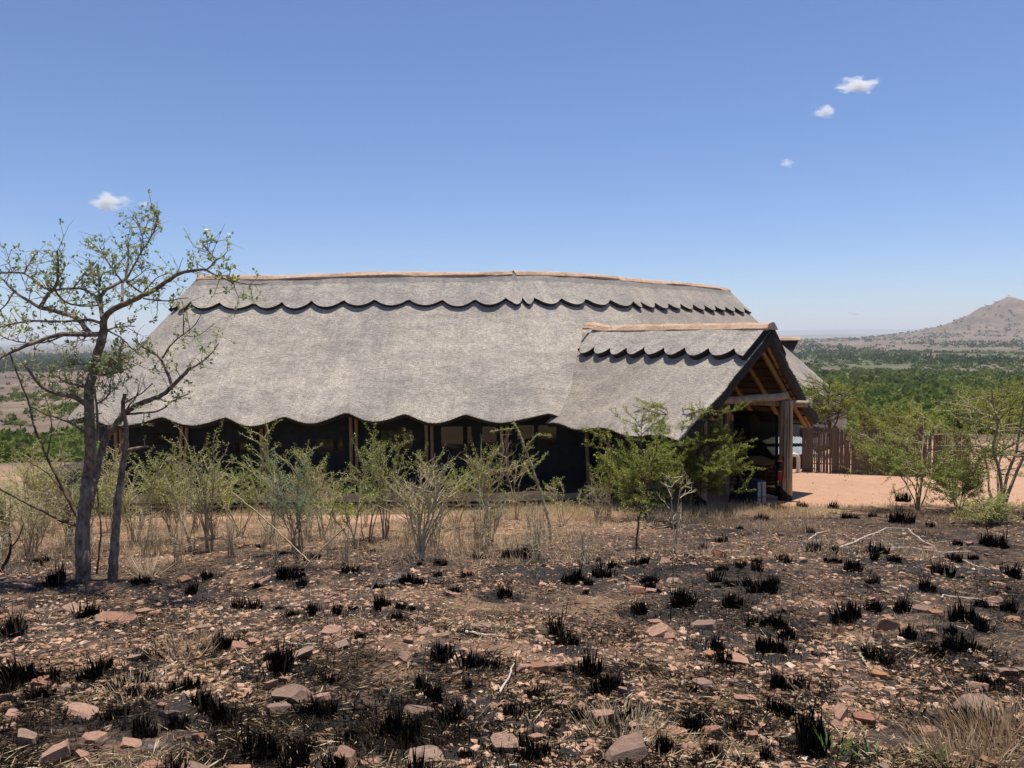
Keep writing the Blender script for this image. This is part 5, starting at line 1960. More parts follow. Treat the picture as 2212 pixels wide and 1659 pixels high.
RK = {k1: [(110, 465, 95, 40), (245, 485, 80, 40), (450, 465, 150, 70), (720, 525, 190, 80), (640, 550, 80, 50), (865, 430, 65, 35), (900, 490, 100, 40), (1200, 640, 85, 40), (1265, 685, 60, 30), (1590, 670, 90, 60), (1720, 625, 60, 30), (1860, 755, 200, 80), (2120, 700, 110, 70), (830, 780, 90, 60), (785, 880, 70, 20), (715, 820, 90, 25), (1680, 960, 80, 90), (1820, 1000, 210, 90), (1740, 1110, 170, 90), (2000, 1020, 100, 60), (260, 940, 150, 80), (400, 965, 100, 50), (70, 1010, 130, 55), (500, 1125, 230, 90), (440, 1090, 90, 50), (1010, 1065, 80, 50), (1060, 1135, 150, 70), (85, 1150, 140, 60), (40, 1105, 80, 35), (175, 1295, 160, 95), (345, 1375, 200, 130), (820, 1310, 140, 80), (1240, 1260, 100, 90), (670, 1235, 60, 45), (1130, 1300, 50, 35), (520, 1420, 100, 60), (2150, 1420, 140, 80), (40, 780, 85, 55), (150, 330, 110, 30), (1640, 300, 100, 25), (1150, 295, 100, 45), (2060, 910, 100, 30)],
      k2: [(470, 795, 110, 80), (525, 830, 50, 40), (940, 575, 110, 45), (770, 385, 120, 30), (605, 355, 70, 30), (1860, 280, 90, 30), (1975, 215, 80, 30), (2085, 175, 80, 30), (1910, 360, 100, 70), (1995, 360, 70, 35), (2050, 620, 200, 90), (2030, 550, 110, 50), (1200, 845, 100, 60), (1300, 850, 110, 80), (1390, 820, 120, 90), (600, 620, 120, 60), (290, 990, 50, 70), (560, 1105, 180, 130), (790, 1180, 80, 50), (1090, 1345, 200, 130), (590, 1390, 280, 110), (100, 1400, 170, 90), (260, 1440, 120, 50), (1840, 1400, 310, 120), (1690, 1150, 140, 80), (2010, 1255, 100, 80), (2140, 1240, 130, 50), (1560, 1085, 110, 60), (1890, 1110, 80, 55), (1430, 1065, 110, 50), (1820, 985, 70, 50), (1355, 1005, 90, 35), (1605, 1360, 100, 60), (730, 1255, 60, 50), (850, 180, 80, 35), (1340, 200, 70, 25)],
      k3: [(215, 835, 145, 60), (400, 1040, 190, 70), (300, 410, 70, 100), (655, 300, 40, 30), (845, 825, 60, 35), (985, 865, 85, 75), (895, 990, 60, 50), (870, 930, 50, 45), (1480, 740, 100, 50), (1560, 765, 80, 50), (1870, 685, 120, 50), (1850, 715, 120, 35), (2000, 795, 90, 30), (1530, 865, 60, 40), (1270, 830, 130, 70), (820, 1080, 60, 50), (440, 1260, 140, 55), (380, 1170, 70, 60), (265, 1270, 80, 30), (960, 1270, 50, 60), (1020, 1310, 50, 50), (1030, 1210, 110, 60), (990, 1390, 150, 90), (1135, 1385, 130, 80), (980, 1450, 80, 40), (1770, 1300, 230, 110), (1810, 1190, 100, 70), (1960, 1100, 120, 60), (2050, 1110, 80, 50), (1510, 1465, 110, 80), (490, 1490, 70, 50), (55, 1450, 110, 40), (10, 890, 80, 80), (1960, 1260, 70, 40), (1350, 975, 40, 25), (680, 515, 50, 25), (140, 440, 60, 30), (240, 515, 60, 25), (430, 365, 60, 20), (780, 460, 60, 30), (1750, 360, 60, 25)]}
SPECIAL = {(1840, 1400): 'largest orange-brown rock at the bottom, right of the picture centre', (590, 1390): 'long layered flat rock at the bottom, left of centre', (1090, 1345): 'broad pinkish rock with pale face at the bottom centre', (345, 1375): 'big rough brown rock in the bottom left corner', (175, 1295): 'smooth angular pink rock near the bottom left corner', (500, 1125): 'flat layered orange slab rock, lower left', (1820, 1000): 'squarish tan rock with dark shadowed underside, lower left', (1740, 1110): 'broken brown rock just below the squarish tan rock', (1860, 755): 'pale pink rock behind a black burnt tuft, left of centre', (720, 525): 'rounded orange rock near the left tree foot', (2050, 620): 'wide overhanging brown rock right of centre', (560, 1105): 'upright pink angular rock among burnt tufts at bottom centre', (1770, 1300): 'broad brown rock slab in the lower right corner', (1135, 1385): 'smooth pink rock in the lower right', (990, 1390): 'grey-brown rock beside the smooth pink rock, lower right', (400, 1040): 'long thin pink rock sliver leaning beside a burnt tuft, right', (300, 410): 'upright brown rock right of the dead thorn stem', (470, 795): 'pale yellowish angular rock left of the biggest burnt tuft', (940, 575): 'small flat red rock with dark side in the picture centre', (1870, 685): 'flat orange rock at the right edge of the slope', (215, 835): 'brown layered rock right of centre on the slope', (450, 465): 'flat grey-brown rock left of the rounded orange rock', (1480, 740): 'reddish flat rock right side of the slope', (1060, 1135): 'flat-topped tan rock below the ash patch, lower left', (2150, 1420): 'pair-sized pink rock at the bottom left of centre'}
rg = np.random.default_rng(91)
nrock = 0


def put_rock(p, w, h, lab, k=None):
    """w, h in metres as seen; half sunk in the soil"""
    o = bpy.data.objects.new('rock', ROCKS[rg.integers(12) if k is None else k])
    COL.objects.link(o)
    sx = w * .43
    o.scale = (sx, sx * rg.uniform(.55, .9), max(h * .75, sx * .5))
    o.location = (p.x, p.y, p.z + o.scale[2] * .16)
    o.rotation_euler = (rg.normal(.05, .2), rg.normal(0, .18), rg.normal(0, .5) + math.pi * rg.integers(2))
    return tag(o, lab, 'rock', 'rocks on the burnt slope')


taken = []
for kf, lst in RK.items():
    sc = 1.8228 * (1.4757 if kf is k3 else 1.58)
    for (x, y, w, h) in lst:
        px, py = kf(x, y + h * .30)
        g = G(px, py)
        s = g.y / F_PX / sc
        lab = SPECIAL.get((x, y))
        if not lab:
            wm = w * s
            lab = ('fist-sized ' if wm < .12 else 'head-sized ' if wm > .2 else 'hand-sized ') + 'reddish rock lying on the burnt slope'
        put_rock(g, w * s, h * s, lab)
        taken.append((g.x, g.y))
while len(taken) < 292:
    d = 1 / rg.uniform(1 / 17., 1 / 2.9)
    if rg.random() < .35:
        d = rg.uniform(5, 17)
    x = rg.uniform(-.68, .68) * d
    if min((x - a) ** 2 + (d - b) ** 2 for a, b in taken) < .03:
        continue
    taken.append((x, d))
    w = rg.uniform(.045, .13) if rg.random() < .8 else rg.uniform(.12, .2)
    lab = ('fist-sized ' if w < .12 else 'hand-sized ') + 'reddish rock lying on the burnt slope'
    put_rock(Vector((x, d, float(ground_z(x, d)))), w, w * .5, lab)

# ------------------------------------------------------------------ burnt tussocks
TUFT = []
for k in range(16):
    rt = np.random.default_rng(600 + k)
    m = MB()
    ncl = rt.integers(1, 7)
    for q_ in range(ncl):
        cx_, cy_ = (0, 0) if ncl == 1 else rt.normal(0, .055, 2) * np.array([1.5, .8])
        hs_ = rt.uniform(.55, 1.15)
        n = int(210 / ncl) + 20
        rad = rt.uniform(.05, .095) * (1.35 if ncl == 1 else 1)
        rr_ = rad * np.sqrt(rt.random(n))
        if rt.random() < .4:
            rr_ = rad * rt.uniform(.75, 1.0, n)          # hollow ring of stubble
        th = rt.uniform(0, 2 * math.pi, n)
        x, y = rr_ * np.cos(th), rr_ * np.sin(th)
        d = np.stack([x * 2.6 + rt.normal(0, .11, n) + rt.normal(0, .10), y * 2.6 + rt.normal(0, .11, n), np.ones(n)], -1)
        Ls = .21 * hs_ * rt.uniform(.12, 1.0, n) ** 1.4 * (1.25 - .4 * rr_ / rad)
        Ls[:7] *= rt.uniform(1.2, 2.0)
        vv = np.clip(rt.normal(.40, .25, n), 0, .92)
        if k in (2, 5, 8):
            vv[:16] = rt.uniform(.9, 1, 16)
        m.leaves(np.stack([cx_ + x, cy_ + y, np.full(n, -.03)], -1), d, rt.normal(0, 1, (n, 3)), Ls + .03, .012 * rt.uniform(.5, 1.6, n), 0, vv)
        an = np.linspace(0, 2 * math.pi, 9, endpoint=False)
        ring0 = np.c_[cx_ + rad * 1.0 * np.cos(an), cy_ + rad * .9 * np.sin(an), np.full(9, -.03)] + rt.normal(0, .008, (9, 3))
        ring1 = np.c_[cx_ + rad * .7 * np.cos(an), cy_ + rad * .65 * np.sin(an), .02 + .03 * rt.random(9)]
        m.add(np.vstack([ring0, ring1]), grid_faces(2, 9, True, True), 0, .1)
        m.add(np.vstack([ring1, [[cx_, cy_, .03]]]), [[e_, (e_ + 1) % 9, 9] for e_ in range(9)], 0, .1)
    TUFT.append(m.mesh('burnt_tussock', M['burnt_grass']))
rt = np.random.default_rng(33)
SPT = {0: 'wide charred grass tussock at the foot of the gnarled tree', 26: 'biggest black burnt tussock in the centre of the slope', 8: 'ragged burnt tussock with straw tips at the left edge', 32: 'large black tussock in the middle distance right of centre'}
for k, (px, py, s) in enumerate(allT):
    g = TUS[k][0]
    o = bpy.data.objects.new('burnt_tussock', TUFT[rt.integers(16)])
    COL.objects.link(o)
    o.location = g
    o.rotation_euler = (rt.normal(0, .08), rt.normal(0, .08), rt.uniform(0, 6.28))
    sc = s * (.42 + .050 * g.y) * .84
    o.scale = (sc * rt.uniform(.8, 1.25), sc * rt.uniform(.8, 1.1), sc * rt.uniform(.75, 1.25))
    lab = SPT.get(k) or ('charred black grass tussock near the bottom of the slope' if py > 1420 else 'charred black grass tussock halfway up the burnt slope' if py > 1250 else 'small charred grass tussock near the top of the burnt slope')
    tag(o, lab, 'tussock', 'burnt grass tussocks on the slope')
for x, d in TINY:
    o = bpy.data.objects.new('burnt_tussock', TUFT[rt.integers(16)])
    COL.objects.link(o)
    o.location = (x, d, float(ground_z(x, d)))
    o.rotation_euler = (0, 0, rt.uniform(0, 6.28))
    sc = rt.uniform(.28, .75) * (.75 + .02 * d)
    o.scale = (sc, sc, sc * rt.uniform(.5, 1.1))
    tag(o, 'tiny charred grass stub on the burnt slope', 'tussock', 'burnt grass tussocks on the slope')

# ------------------------------------------------------------------ fallen sticks and dead branches
def stick(lab, kf, pts, r, mat, up=None, name='dead_branch'):
    P = [kf(*p) for p in pts]
    g0 = [G(*p) for p in P]
    X = []
    for k, g in enumerate(g0):
        X.append(Vector((g.x, g.y, g.z + r * 1.2 + (up[k] if up else .01))))
    base = X[0]
    m = MB()
    Q = np.array([tuple(x - base) for x in X])
    seg = np.concatenate([[0], np.cumsum(np.linalg.norm(np.diff(Q, axis=0), axis=1))])
    tt = np.linspace(0, seg[-1], 12)
    Q = np.stack([np.interp(tt, seg, Q[:, a]) for a in range(3)], -1) + RNG.normal(0, r * .5, (12, 3))
    m.tube(Q, np.linspace(r, r * .45, 12), 6, wob=.2)
    o = m.build(name, M[mat], loc=base)
    return tag(o, lab, 'branch')


def upright(lab, kf, pts, r, mat):
    P = [kf(*p) for p in pts]
    g = G(*P[0])
    X = [at(p[0], p[1], g.y) for p in P]
    m = MB()
    m.tube([x - g for x in X], np.linspace(r, r * .4, len(X)), 5)
    o = m.build('dead_twig', M[mat], loc=g)
    return tag(o, lab, 'twig')


stick('pale dead branch lying bent over the burnt slope, left of the long white ones', k3, [(770, 385), (870, 300), (930, 288)], .012, 'dead_wood')
stick('long white dead branch arched over the burnt ground on the right', k3, [(990, 400), (1120, 350), (1280, 300), (1390, 305), (1470, 355), (1555, 385)], .015, 'dead_wood', [0, .03, .10, .08, .03, 0])
stick('white dead branch lying in front of the arched one on the right', k3, [(1180, 375), (1260, 390), (1400, 385), (1500, 415), (1600, 420), (1755, 415)], .013, 'dead_wood')
stick('short pale stick at the right below the white branches', k3, [(1700, 460), (1780, 495), (1870, 515)], .010, 'dead_wood')
stick('curved pale stick beside the flat orange rock at the right', k3, [(1580, 700), (1600, 680), (1700, 680), (1800, 695), (1920, 710)], .009, 'dead_wood')
stick('short straw-brown stick lying on the right part of the slope', k3, [(1100, 1000), (1140, 1060), (1175, 1110)], .009, 'straw_twig')
stick('thick pale stick lying flat just right of the biggest burnt tussock', k2, [(850, 640), (960, 655), (1070, 655)], .011, 'dead_wood')
stick('pale broken stick propped up near the bottom centre', k2, [(1045, 1035), (1110, 950), (1165, 860)], .008, 'dead_wood', [0, .04, .09])
stick('bent brown branch lying below the overhanging rock', k2, [(1870, 770), (1930, 710), (2010, 695), (2140, 710)], .012, 'brown_stick')
stick('thin dry stalk across the lower left slope', k1, [(1360, 1320), (1460, 1280), (1570, 1270)], .004, 'straw_twig')
stick('broken straw-white cane lying left of centre', k1, [(1780, 695), (1880, 708), (1980, 708)], .007, 'dead_wood')
stick('charred stick on the lower left slope', k1, [(1990, 1120), (2090, 1150), (2200, 1160)], .008, 'burnt_stick')
upright('pale forked twig standing on the slope left of the picture centre', k2, [(230, 390), (270, 320), (290, 240), (280, 180)], .010, 'dead_wood')
upright('pale upright twig near the top right of the burnt slope', k3, [(525, 325), (540, 250), (550, 180)], .012, 'dead_wood')
upright('pale leaning twig beside the upright one, top right slope', k3, [(505, 325), (480, 280), (460, 240)], .010, 'dead_wood')
upright('thin pale stalk leaning right in front of the white branches', k3, [(765, 385), (780, 340), (797, 292)], .009, 'dead_wood')
upright('thin charred stem standing in the centre of the slope', k2, [(1440, 620), (1465, 500), (1482, 400)], .006, 'burnt_stick')
upright('charred upright stem above the propped stick', k2, [(1155, 900), (1150, 820), (1160, 745)], .008, 'burnt_stick')
upright('thin burnt sapling stem with pale root, right of centre', k2, [(2115, 560), (2125, 450), (2135, 300), (2130, 180)], .007, 'burnt_stick')
upright('charred thin stem at the left of the slope', k1, [(545, 470), (540, 400), (528, 300)], .009, 'burnt_stick')
upright('burnt stub standing in the lower left', k1, [(770, 1230), (778, 1140), (780, 1060)], .012, 'brown_stick')
upright('long dry grass stalk leaning over the bottom right', k3, [(410, 1660), (425, 1560), (300, 1430), (200, 1330)], .004, 'straw_twig')
upright('long dry stalk leaning left below the thin pink sliver', k3, [(800, 1340), (740, 1210), (640, 1090)], .004, 'straw_twig')

# pale bone-white stones
for (px, py) in ((990, 1172), (1003, 1173)):
    put_rock(G(px, py), .10, .07, 'small white stone on the burnt ground before the lodge').data
wn_ = NT('white_stone', .8)
wn_.col((.7, .67, .6))
for o in [o for o in COL.objects if o.name.startswith('rock') and o.get('label', '').startswith('small white')]:
    o.data = o.data.copy()
    o.data.materials[0] = wn_.m


# tufts of dry and green grass in the near foreground
def tuft(name, lab, cat, px, py, n, h, spread, mat, var, wid=.006, seed=0, group=None):
    rt = np.random.default_rng(seed)
    g = G(px, py, 1.2)
    r = spread * np.sqrt(rt.random(n))
    th = rt.uniform(0, 6.28, n)
    x, y = r * np.cos(th), r * np.sin(th)
    d = np.stack([x / spread * 1.0 + rt.normal(0, .35, n), y / spread * 1.0 + rt.normal(0, .35, n), np.ones(n)], -1)
    m = MB()
    m.leaves(np.stack([x, y, np.full(n, -.02)], -1), d, rt.normal(0, 1, (n, 3)), h * rt.uniform(.4, 1.2, n), wid, 0, np.clip(rt.normal(var, .25, n), 0, 1))
    return tag(m.build(name, M[mat], loc=g), lab, cat, group)


tuft('grass_clump', 'pale straw mat of dead grass roots near the bottom right of centre', 'grass', 1345, 1585, 420, .13, .26, 'dry_grass', .8, .005, 1)
tuft('grass_clump', 'dry brown grass clump in the bottom right corner', 'grass', 2165, 1610, 500, .26, .25, 'dry_grass', .35, .006, 2)
tuft('grass_clump', 'second dry grass clump left of the corner one', 'grass', 2085, 1650, 300, .20, .2, 'dry_grass', .4, .006, 3)
tuft('grass_clump', 'straw grass clump with standing stalks beside the thinner trunk', 'grass', 318, 1248, 90, .42, .10, 'dry_grass', .85, .007, 4)
tuft('grass_clump', 'straw grass clump between the two trunks', 'grass', 262, 1225, 80, .40, .12, 'dry_grass', .8, .007, 5)
tuft('grass_clump', 'pale grass stalks over the black tussock pair', 'grass', 1100, 1190, 60, .42, .08, 'dry_grass', .9, .007, 6)
tuft('grass_clump', 'bent singed grass heap on the left slope', 'grass', 395, 1412, 220, .20, .22, 'dry_grass', .45, .006, 7)
tuft('grass_clump', 'loose straw heap beside the ash patch, lower left', 'grass', 300, 1500, 200, .14, .22, 'dry_grass', .7, .005, 8)
tuft('green_sprout', 'fresh green grass sprout at the bottom right', 'grass', 2012, 1650, 26, .13, .05, 'green_grass', .6, .011, 9)
tuft('green_sprout', 'small green sprout left of the bottom right sprout', 'grass', 1885, 1655, 18, .10, .05, 'green_grass', .5, .010, 10)
tuft('green_sprout', 'green blades in the large singed tuft at the bottom', 'grass', 1800, 1635, 20, .20, .06, 'green_grass', .4, .008, 11)
tuft('green_sprout', 'tiny green sprout beside the upright pink rock', 'grass', 890, 1505, 12, .08, .03, 'green_grass', .3, .009, 12)

# ------------------------------------------------------------------ labels that single out each rock, tussock and dry shrub by its neighbours
def project(p):
    p = Vector(p)
    w = p.dot(f_)
    return CX + F_PX * p.dot(RT) / w, CY - F_PX * p.dot(UP) / w


LM = [('the squarish tan rock', (1820, 1000), k1), ('the flat orange slab rock', (500, 1125), k1), ('the smooth pink bottom-left rock', (175, 1295), k1), ('the rounded orange rock', (720, 525), k1), ('the pale pink rock behind a tussock', (1860, 755), k1), ('the long layered bottom rock', (590, 1390), k2), ('the largest orange-brown rock', (1840, 1400), k2), ('the overhanging brown rock', (2050, 620), k2), ('the small flat red rock', (940, 575), k2), ('the upright pink angular rock', (560, 1105), k2), ('the long thin pink sliver', (400, 1040), k3), ('the broad lower-right slab', (1770, 1300), k3), ('the smooth pink lower-right rock', (1135, 1385), k3), ('the flat orange right-edge rock', (1870, 685), k3), ('the upright brown rock', (300, 410), k3), ('the biggest burnt tussock', (685, 720), k2), ('the gnarled tree foot', (560, 290), k1), ('the dead thorn stem', (2090, 90), k2), ('the arched white branch', (1280, 320), k3), ('the straw-white shrub', (240, 30), k2)]
LMP = [(nm, kf(*p)) for nm, p, kf in LM]
ORD = ['nearest', 'second', 'third', 'fourth', 'fifth', 'sixth', 'seventh', 'eighth', 'ninth', 'tenth', 'eleventh', 'twelfth']


def single_out(objs, kindword):
    groups = {}
    for o in objs:
        px, py = project(o.location)
        nm, (lx, ly) = min(LMP, key=lambda q: math.hypot(q[1][0] - px, (q[1][1] - py) * 1.6))
        dx, dy = px - lx, (py - ly) * 1.6
        side = ('right of' if dx > 0 else 'left of') if abs(dx) > abs(dy) else ('below' if dy > 0 else 'above')
        groups.setdefault((kindword(o), side, nm), []).append((math.hypot(dx, dy), o))
    for (kw, side, nm), lst in groups.items():
        lst.sort(key=lambda q: q[0])
        for i, (_, o) in enumerate(lst):
            o['label'] = '%s %s %s %s' % (ORD[min(i, 11)], kw, side, nm)


single_out([o for o in COL.objects if o.name.startswith('rock') and 'reddish rock lying' in o.get('label', '')], lambda o: o['label'].split()[0] + ' reddish rock')
single_out([o for o in COL.objects if o.name.startswith('burnt_tussock') and o['label'].split()[0] in ('charred', 'small')], lambda o: ('tall' if o.scale[2] > 1 else 'low') + ' charred tussock')
single_out([o for o in COL.objects if o.name.startswith('burnt_tussock') and o['label'].split()[0] == 'tiny'], lambda o: 'tiny charred grass stub')
SHL = [('the white-forked shrub', (452, 1195)), ('the misty blue-green shrub', (640, 1195)), ('the straw-white shrub', (907, 1205)), ('the gnarled trunk', (181, 1250)), ('the leaning pale sapling', (1188, 1175)), ('the leaning green shrub', (985, 1140)), ('the tall flat-topped sapling', (588, 1175)), ('the leftmost pale thorn shrub', (18, 1185)), ('the thinner leaning trunk', (246, 1248)), ('the upright green shrub', (838, 1165))]
LMP = SHL
single_out([o for o in COL.objects if o.name.startswith('dry_shrub')], lambda o: 'knee-high dry twiggy shrub')
single_out([o for o in COL.objects if o.name.startswith('spindly_shrub')], lambda o: 'spindly pale-stemmed thorn shrub')

# ------------------------------------------------------------------ bushveld beyond: single trees, then the far bush as one mass
def far_tree_mesh(seed, n=420, flat=.42, leafm='leaf_far'):
    rt = np.random.default_rng(seed)
    m = MB()
    pts = []
    for _ in range(9):
        c = rt.normal(0, 1, 3) * np.array([.42, .42, .16]) + np.array([0, 0, .62])
        k = n // 9
        q = rt.normal(0, 1, (k, 3))
        q /= np.linalg.norm(q, axis=1)[:, None]
        pts.append(c + q * rt.uniform(.14, .27) * np.array([1.1, 1.1, flat * 1.6]) * rt.uniform(.75, 1.1, (k, 1)))
    p = np.concatenate(pts)
    d = rt.normal(0, 1, (len(p), 3))
    m.leaves(p, d * np.array([1, 1, .6]), rt.normal(0, .55, (len(p), 3)) + np.array([0, 0, 1.0]), .095, .06, 0, np.clip(rt.normal(.45, .24, len(p)) + .12 * (p[:, 2] - .6) / .2, 0, 1))
    return m.mesh('crown', M[leafm])


def trunk_mesh(seed):
    rt = np.random.default_rng(seed)
    m = MB()
    for _ in range(3):
        a = rt.uniform(0, 6.28)
        m.tube([(0, 0, -.05), (.04 * math.cos(a), .04 * math.sin(a), .25), (.22 * math.cos(a), .22 * math.sin(a), .58)], [.03, .024, .008], 5, cap=False)
    return m.mesh('trunk', M['bark_brown'])


FT = [far_tree_mesh(700 + k, 900 + 90 * (k % 3), (.36, .5, .7)[k % 3]) for k in range(7)]
TK = [trunk_mesh(720 + k) for k in range(3)]
rt = np.random.default_rng(44)
nft = 0


def far_tree(x, y, s, h, lab, grp):
    root = empty('bush_tree', lab, 'tree', (x, y, float(gz(x, y)) - .05), rt.uniform(0, 6.28), grp)
    root.scale = (s, s, h)
    for me, nm in ((FT[rt.integers(7)], 'crown'), (TK[rt.integers(3)], 'trunk')):
        o = bpy.data.objects.new(nm, me)
        COL.objects.link(o)
        o.parent = root


cand = []
while len(cand) < 190:
    d = math.exp(rt.uniform(math.log(44), math.log(300)))
    u = rt.uniform(.33, .68)
    cand.append((u * d, d, 0))
while len(cand) < 250:
    d = math.exp(rt.uniform(math.log(75), math.log(480)))
    u = rt.uniform(-.68, -.44)
    if fbm(u * d / 30., d / 30., 2, 14) < .48 and d > 60:
        continue
    cand.append((u * d, d, 1))
for x, y, side in cand:
    s = rt.uniform(1.6, 3.0) * (1.0 if y < 80 else 1.35)
    far_tree(x, y, s * (1.0 if side == 0 else .7), s * rt.uniform(.7, 1.0) * (1 if side == 0 else .75), 'green bushveld tree on the slope below the reed fence' if side == 0 else 'small bushveld tree on the brown slope left of the lodge', 'bushveld trees')


def far_bush(name, label, n, dlo, dhi, sampler, q, size, mat, seed, lf=1.0):
    rg = np.random.default_rng(seed)
    d = np.exp(rg.uniform(math.log(dlo), math.log(dhi), n * 3))
    u = rg.uniform(-.80, .80, n * 3)
    x = u * d
    k = rg.random(len(d)) < sampler(x, d, u)
    x, d = x[k][:n], d[k][:n]
    n = len(x)
    z = gz(x, d)
    s = size * rg.uniform(.55, 1.3, n) * np.clip(d / 900., .8, 2.2) ** .35
    # clumps of leaf-mass faces on a flattened dome
    p = rg.normal(0, 1, (n, q, 3))
    p /= np.linalg.norm(p, axis=2)[..., None]
    p[..., 2] = np.abs(p[..., 2]) * .55 + .28
    p *= rg.uniform(.6, 1.0, (n, q, 1))
    c = np.stack([x, d, z], -1)[:, None, :] + p * s[:, None, None] * np.array([1, 1, .85])
    dr = rg.normal(0, 1, (n * q, 3))
    m = MB()
    ss = np.repeat(s, q)
    vv = np.clip(np.repeat(rg.normal(.42, .2, n), q) + rg.normal(0, .13, n * q) + (p[..., 2].ravel() - .5) * .25, 0, 1)
    m.leaves(c.reshape(-1, 3) - dr * 0, dr, rg.normal(0, .8, (n * q, 3)) + np.array([0, 0, .7]), ss * .95 * lf, ss * .62 * lf, 0, vv)
    return tag(m.build(name, M[mat]), label, 'bush', kind='stuff')


def s_right(x, d, u):
    c = fbm(x / 42., d / 70., 4, 210)
    dens = sstep(.30, .48, c + .26 * sstep(900, 300, d) + .03)
    return dens * sstep(.12, .22, u)


def s_left(x, d, u):
    c = fbm(x / 38., d / 90., 4, 220)
    return sstep(.38, .56, c + .12 * sstep(140, 60, d)) * sstep(-.12, -.25, u) * sstep(640, 520, d)


def s_leftforest(x, d, u):
    return sstep(-.1, -.2, u) * sstep(.22, .34, fbm(x / 120., d / 300., 3, 230) + .1)


def s_far(x, d, u):
    c = fbm(x / 150., d / 380., 4, 240)
    return sstep(.42, .60, c + .06 * sstep(5000, 1500, d)) * (.3 + .7 * (u > .1))


def s_hill(x, d, u):
    r = np.hypot(x - HILL, d - 3000)
    return sstep(900, 300, r) * sstep(.50, .68, fbm(x / 70., d / 70., 4, 250))


far_bush('bushveld', 'dense green bushveld covering the valley at the right', 4300, 70, 1500, s_right, 38, 2.8, 'leaf_far', 801, .8)
far_bush('bushveld', 'scattered bushes on the brown plain left of the lodge', 1200, 70, 640, s_left, 50, 1.9, 'leaf_far', 802, .55)
far_bush('far_woodland', 'dark distant woodland band beyond the plain at the left', 4400, 900, 2600, s_leftforest, 12, 5.0, 'leaf_farblue', 803)
far_bush('far_woodland', 'distant scattered trees dotting the brown plain at the right', 6000, 800, 7000, s_far, 9, 4.4, 'leaf_farblue', 804)
far_bush('hill_scrub', 'dark scrub dotting the brown hill at the right', 900, 2300, 3700, s_hill, 10, 4.5, 'leaf_farblue', 805)

# pebbles on the clearing
rg = np.random.default_rng(66)
x = rg.uniform(4, 16, 1500)
y = rg.uniform(18.5, 30, 1500)
keep = ground_masks(x, y)[0] > .5
x, y = x[keep], y[keep]
n = len(x)
m = MB()
tet = np.array([[1, 0, 0], [-.6, .8, 0], [-.6, -.8, 0], [0, 0, .7]])
v = (tet[None] + rg.normal(0, .2, (n, 4, 3))) * (.008 + .03 * rg.random((n, 1, 1)) ** 4)
v = v + np.stack([x, y, gz(x, y) + .002], -1)[:, None]
m.add(v.reshape(-1, 3), (np.array([[0, 1, 3], [1, 2, 3], [2, 0, 3]])[None] + np.arange(n)[:, None, None] * 4).reshape(-1, 3), 0, np.repeat(np.clip(rg.normal(.35, .25, n), 0, 1), 4))
tag(m.build('gravel', M['gravel']), 'small pebbles scattered over the sandy clearing', 'gravel', kind='stuff')

# ------------------------------------------------------------------ far ridges on the horizon
simple('far_ridge', (.085, .085, .055), (.18, .14, .10), .0012, 1.0, 0)


def far_ridge(name, label, d, prof_px, depth, seed):
    xs = np.linspace(-.85, .85, 240)
    px = CX + xs * F_PX
    top_py = np.interp(px, [p[0] for p in prof_px], [p[1] for p in prof_px])
    m = MB()
    z = np.array([at(a, b, d).z for a, b in zip(px, top_py)]) + (fbm(xs * 30, xs * 0, 4, seed) - .5) * d * .0016
    base = gz(xs * d, np.full(240, d * .9)) - 5
    z = np.maximum(z, base + 2)
    a0 = np.c_[xs * (d - depth), np.full(240, d - depth), base]
    a1 = np.c_[xs * (d - depth * .45), np.full(240, d - depth * .45), base * .45 + z * .55]
    a2 = np.c_[xs * d, np.full(240, d), z]
    a3 = np.c_[xs * (d + depth * .5), np.full(240, d + depth * .5), z - 4]
    a4 = np.c_[xs * (d + depth), np.full(240, d + depth), base - 8]
    m.add(np.vstack([a0, a1, a2, a3, a4]), grid_faces(5, 240, False, True))
    return tag(m.build(name, M['far_ridge'], smooth=True), label, kind='structure')


far_ridge('far_ridge', 'long low dark plateau across the horizon', 11500, [(-300, 748), (0, 745), (400, 742), (1106, 731), (1500, 727), (1720, 724), (1900, 721), (2100, 719), (2500, 716)], 1500, 1)
far_ridge('far_ridge', 'pale blue plateau on the horizon behind the plain', 18500, [(-300, 740), (0, 738), (300, 735), (1106, 726), (1600, 717), (1720, 713), (1850, 711.5), (1960, 711), (2040, 711.5), (2212, 711), (2500, 711)], 1800, 2)

# ------------------------------------------------------------------ haze: the air between the viewer and the far plain
hz = NT('haze')
hz.t.nodes.remove(hz.b)
pv = hz.n('ShaderNodeVolumePrincipled')
pv.inputs['Color'].default_value = (.90, .94, 1.0, 1)
pv.inputs['Density'].default_value = 9.0e-5
pv.inputs['Anisotropy'].default_value = 0.0
hz.l(pv.outputs[0], hz.out.inputs['Volume'])
q = MB().box((0, 0, 67), (47000, 47000, 290)).build('haze', hz.m)
tag(q, 'pale blue haze over the far plain', kind='stuff')

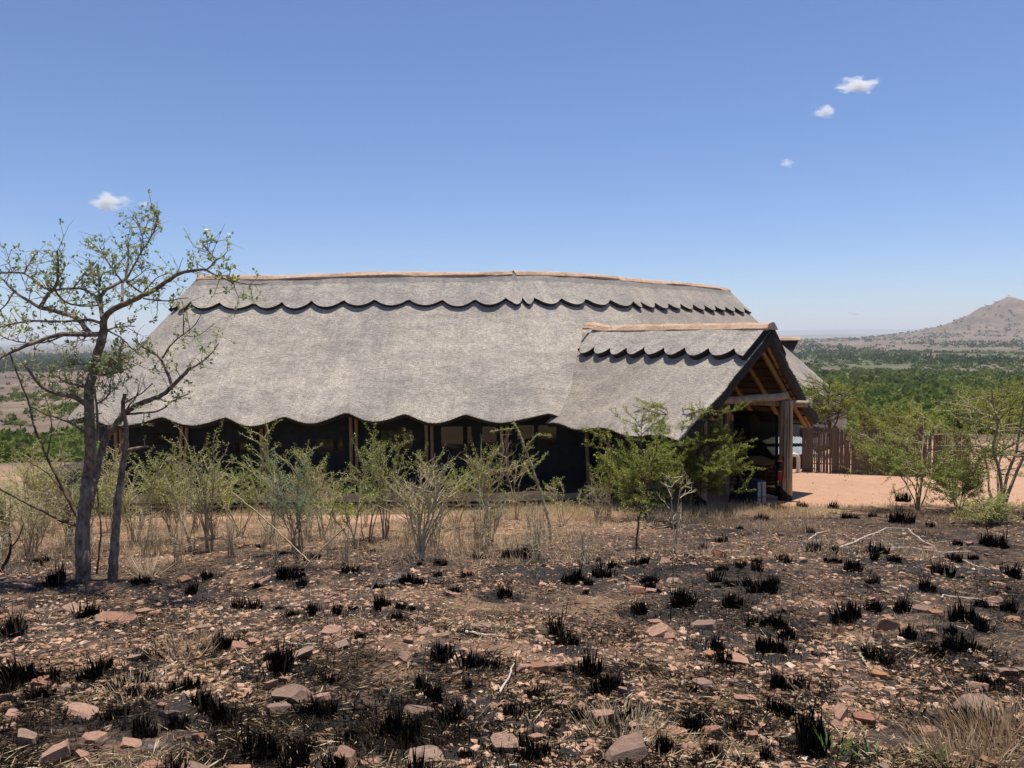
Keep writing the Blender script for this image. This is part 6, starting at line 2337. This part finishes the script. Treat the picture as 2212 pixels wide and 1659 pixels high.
# ------------------------------------------------------------------ small fair-weather clouds, high outside the haze
def cloud(px, py, w, h, d, seed, lab, dens, off=(0, 0)):
    c = at(px, py, d)
    s = d / F_PX
    nt = NT('cloud')
    nt.t.nodes.remove(nt.b)
    co = nt.coord('Object')
    # soft ellipsoid broken by noise
    ln = nt.n('ShaderNodeVectorMath', operation='LENGTH')
    ns = nt.n('ShaderNodeTexNoise')
    mp = nt.n('ShaderNodeMapping')
    mp.inputs['Location'].default_value = (seed * 3.1, seed * 1.7, 0)
    nt.l(co, mp.inputs[0])
    nt.l(mp.outputs[0], ns.inputs['Vector'])
    ns.inputs['Scale'].default_value = 1.5
    ns.inputs['Detail'].default_value = 4
    ns.inputs['Roughness'].default_value = .6
    nt.l(co, ln.inputs[0])
    v = nt.math('SUBTRACT', nt.math('ADD', nt.math('MULTIPLY', nt.math('SUBTRACT', ns.outputs['Fac'], .5), 2.6), .72), ln.outputs['Value'])
    v = nt.math('MULTIPLY', nt.math('MAXIMUM', v, 0.0), dens / (h * s))
    pv = nt.n('ShaderNodeVolumePrincipled')
    pv.inputs['Color'].default_value = (1, 1, 1, 1)
    pv.inputs['Anisotropy'].default_value = .3
    nt.l(v, pv.inputs['Density'])
    nt.l(pv.outputs[0], nt.out.inputs['Volume'])
    m = MB().box((0, 0, 0), (2.2, 2.2, 2.2))
    o = m.build('cloud', nt.m, loc=c)
    o.scale = (w * s * .62, w * s * .5, h * s * .75)
    return tag(o, lab, 'cloud', 'small white clouds')


cloud(1853, 182, 78, 26, 9000, 1, 'highest small white cloud at the upper right', 5)
cloud(1783, 240, 48, 20, 9500, 2, 'small wispy cloud just below the highest cloud at the right', 3)
cloud(1700, 353, 30, 16, 10500, 3, 'tiny faint cloud third from the top at the right', 2)
cloud(234, 436, 80, 30, 11000, 4, 'puffy white cloud above the gnarled tree at the left', 5)
cloud(312, 441, 26, 10, 11500, 5, 'faint shred of cloud right of the puffy left cloud', 1.5)
cloud(1845, 676, 30, 8, 30000, 6, 'thin little cloud low over the horizon right of the roof', 3)
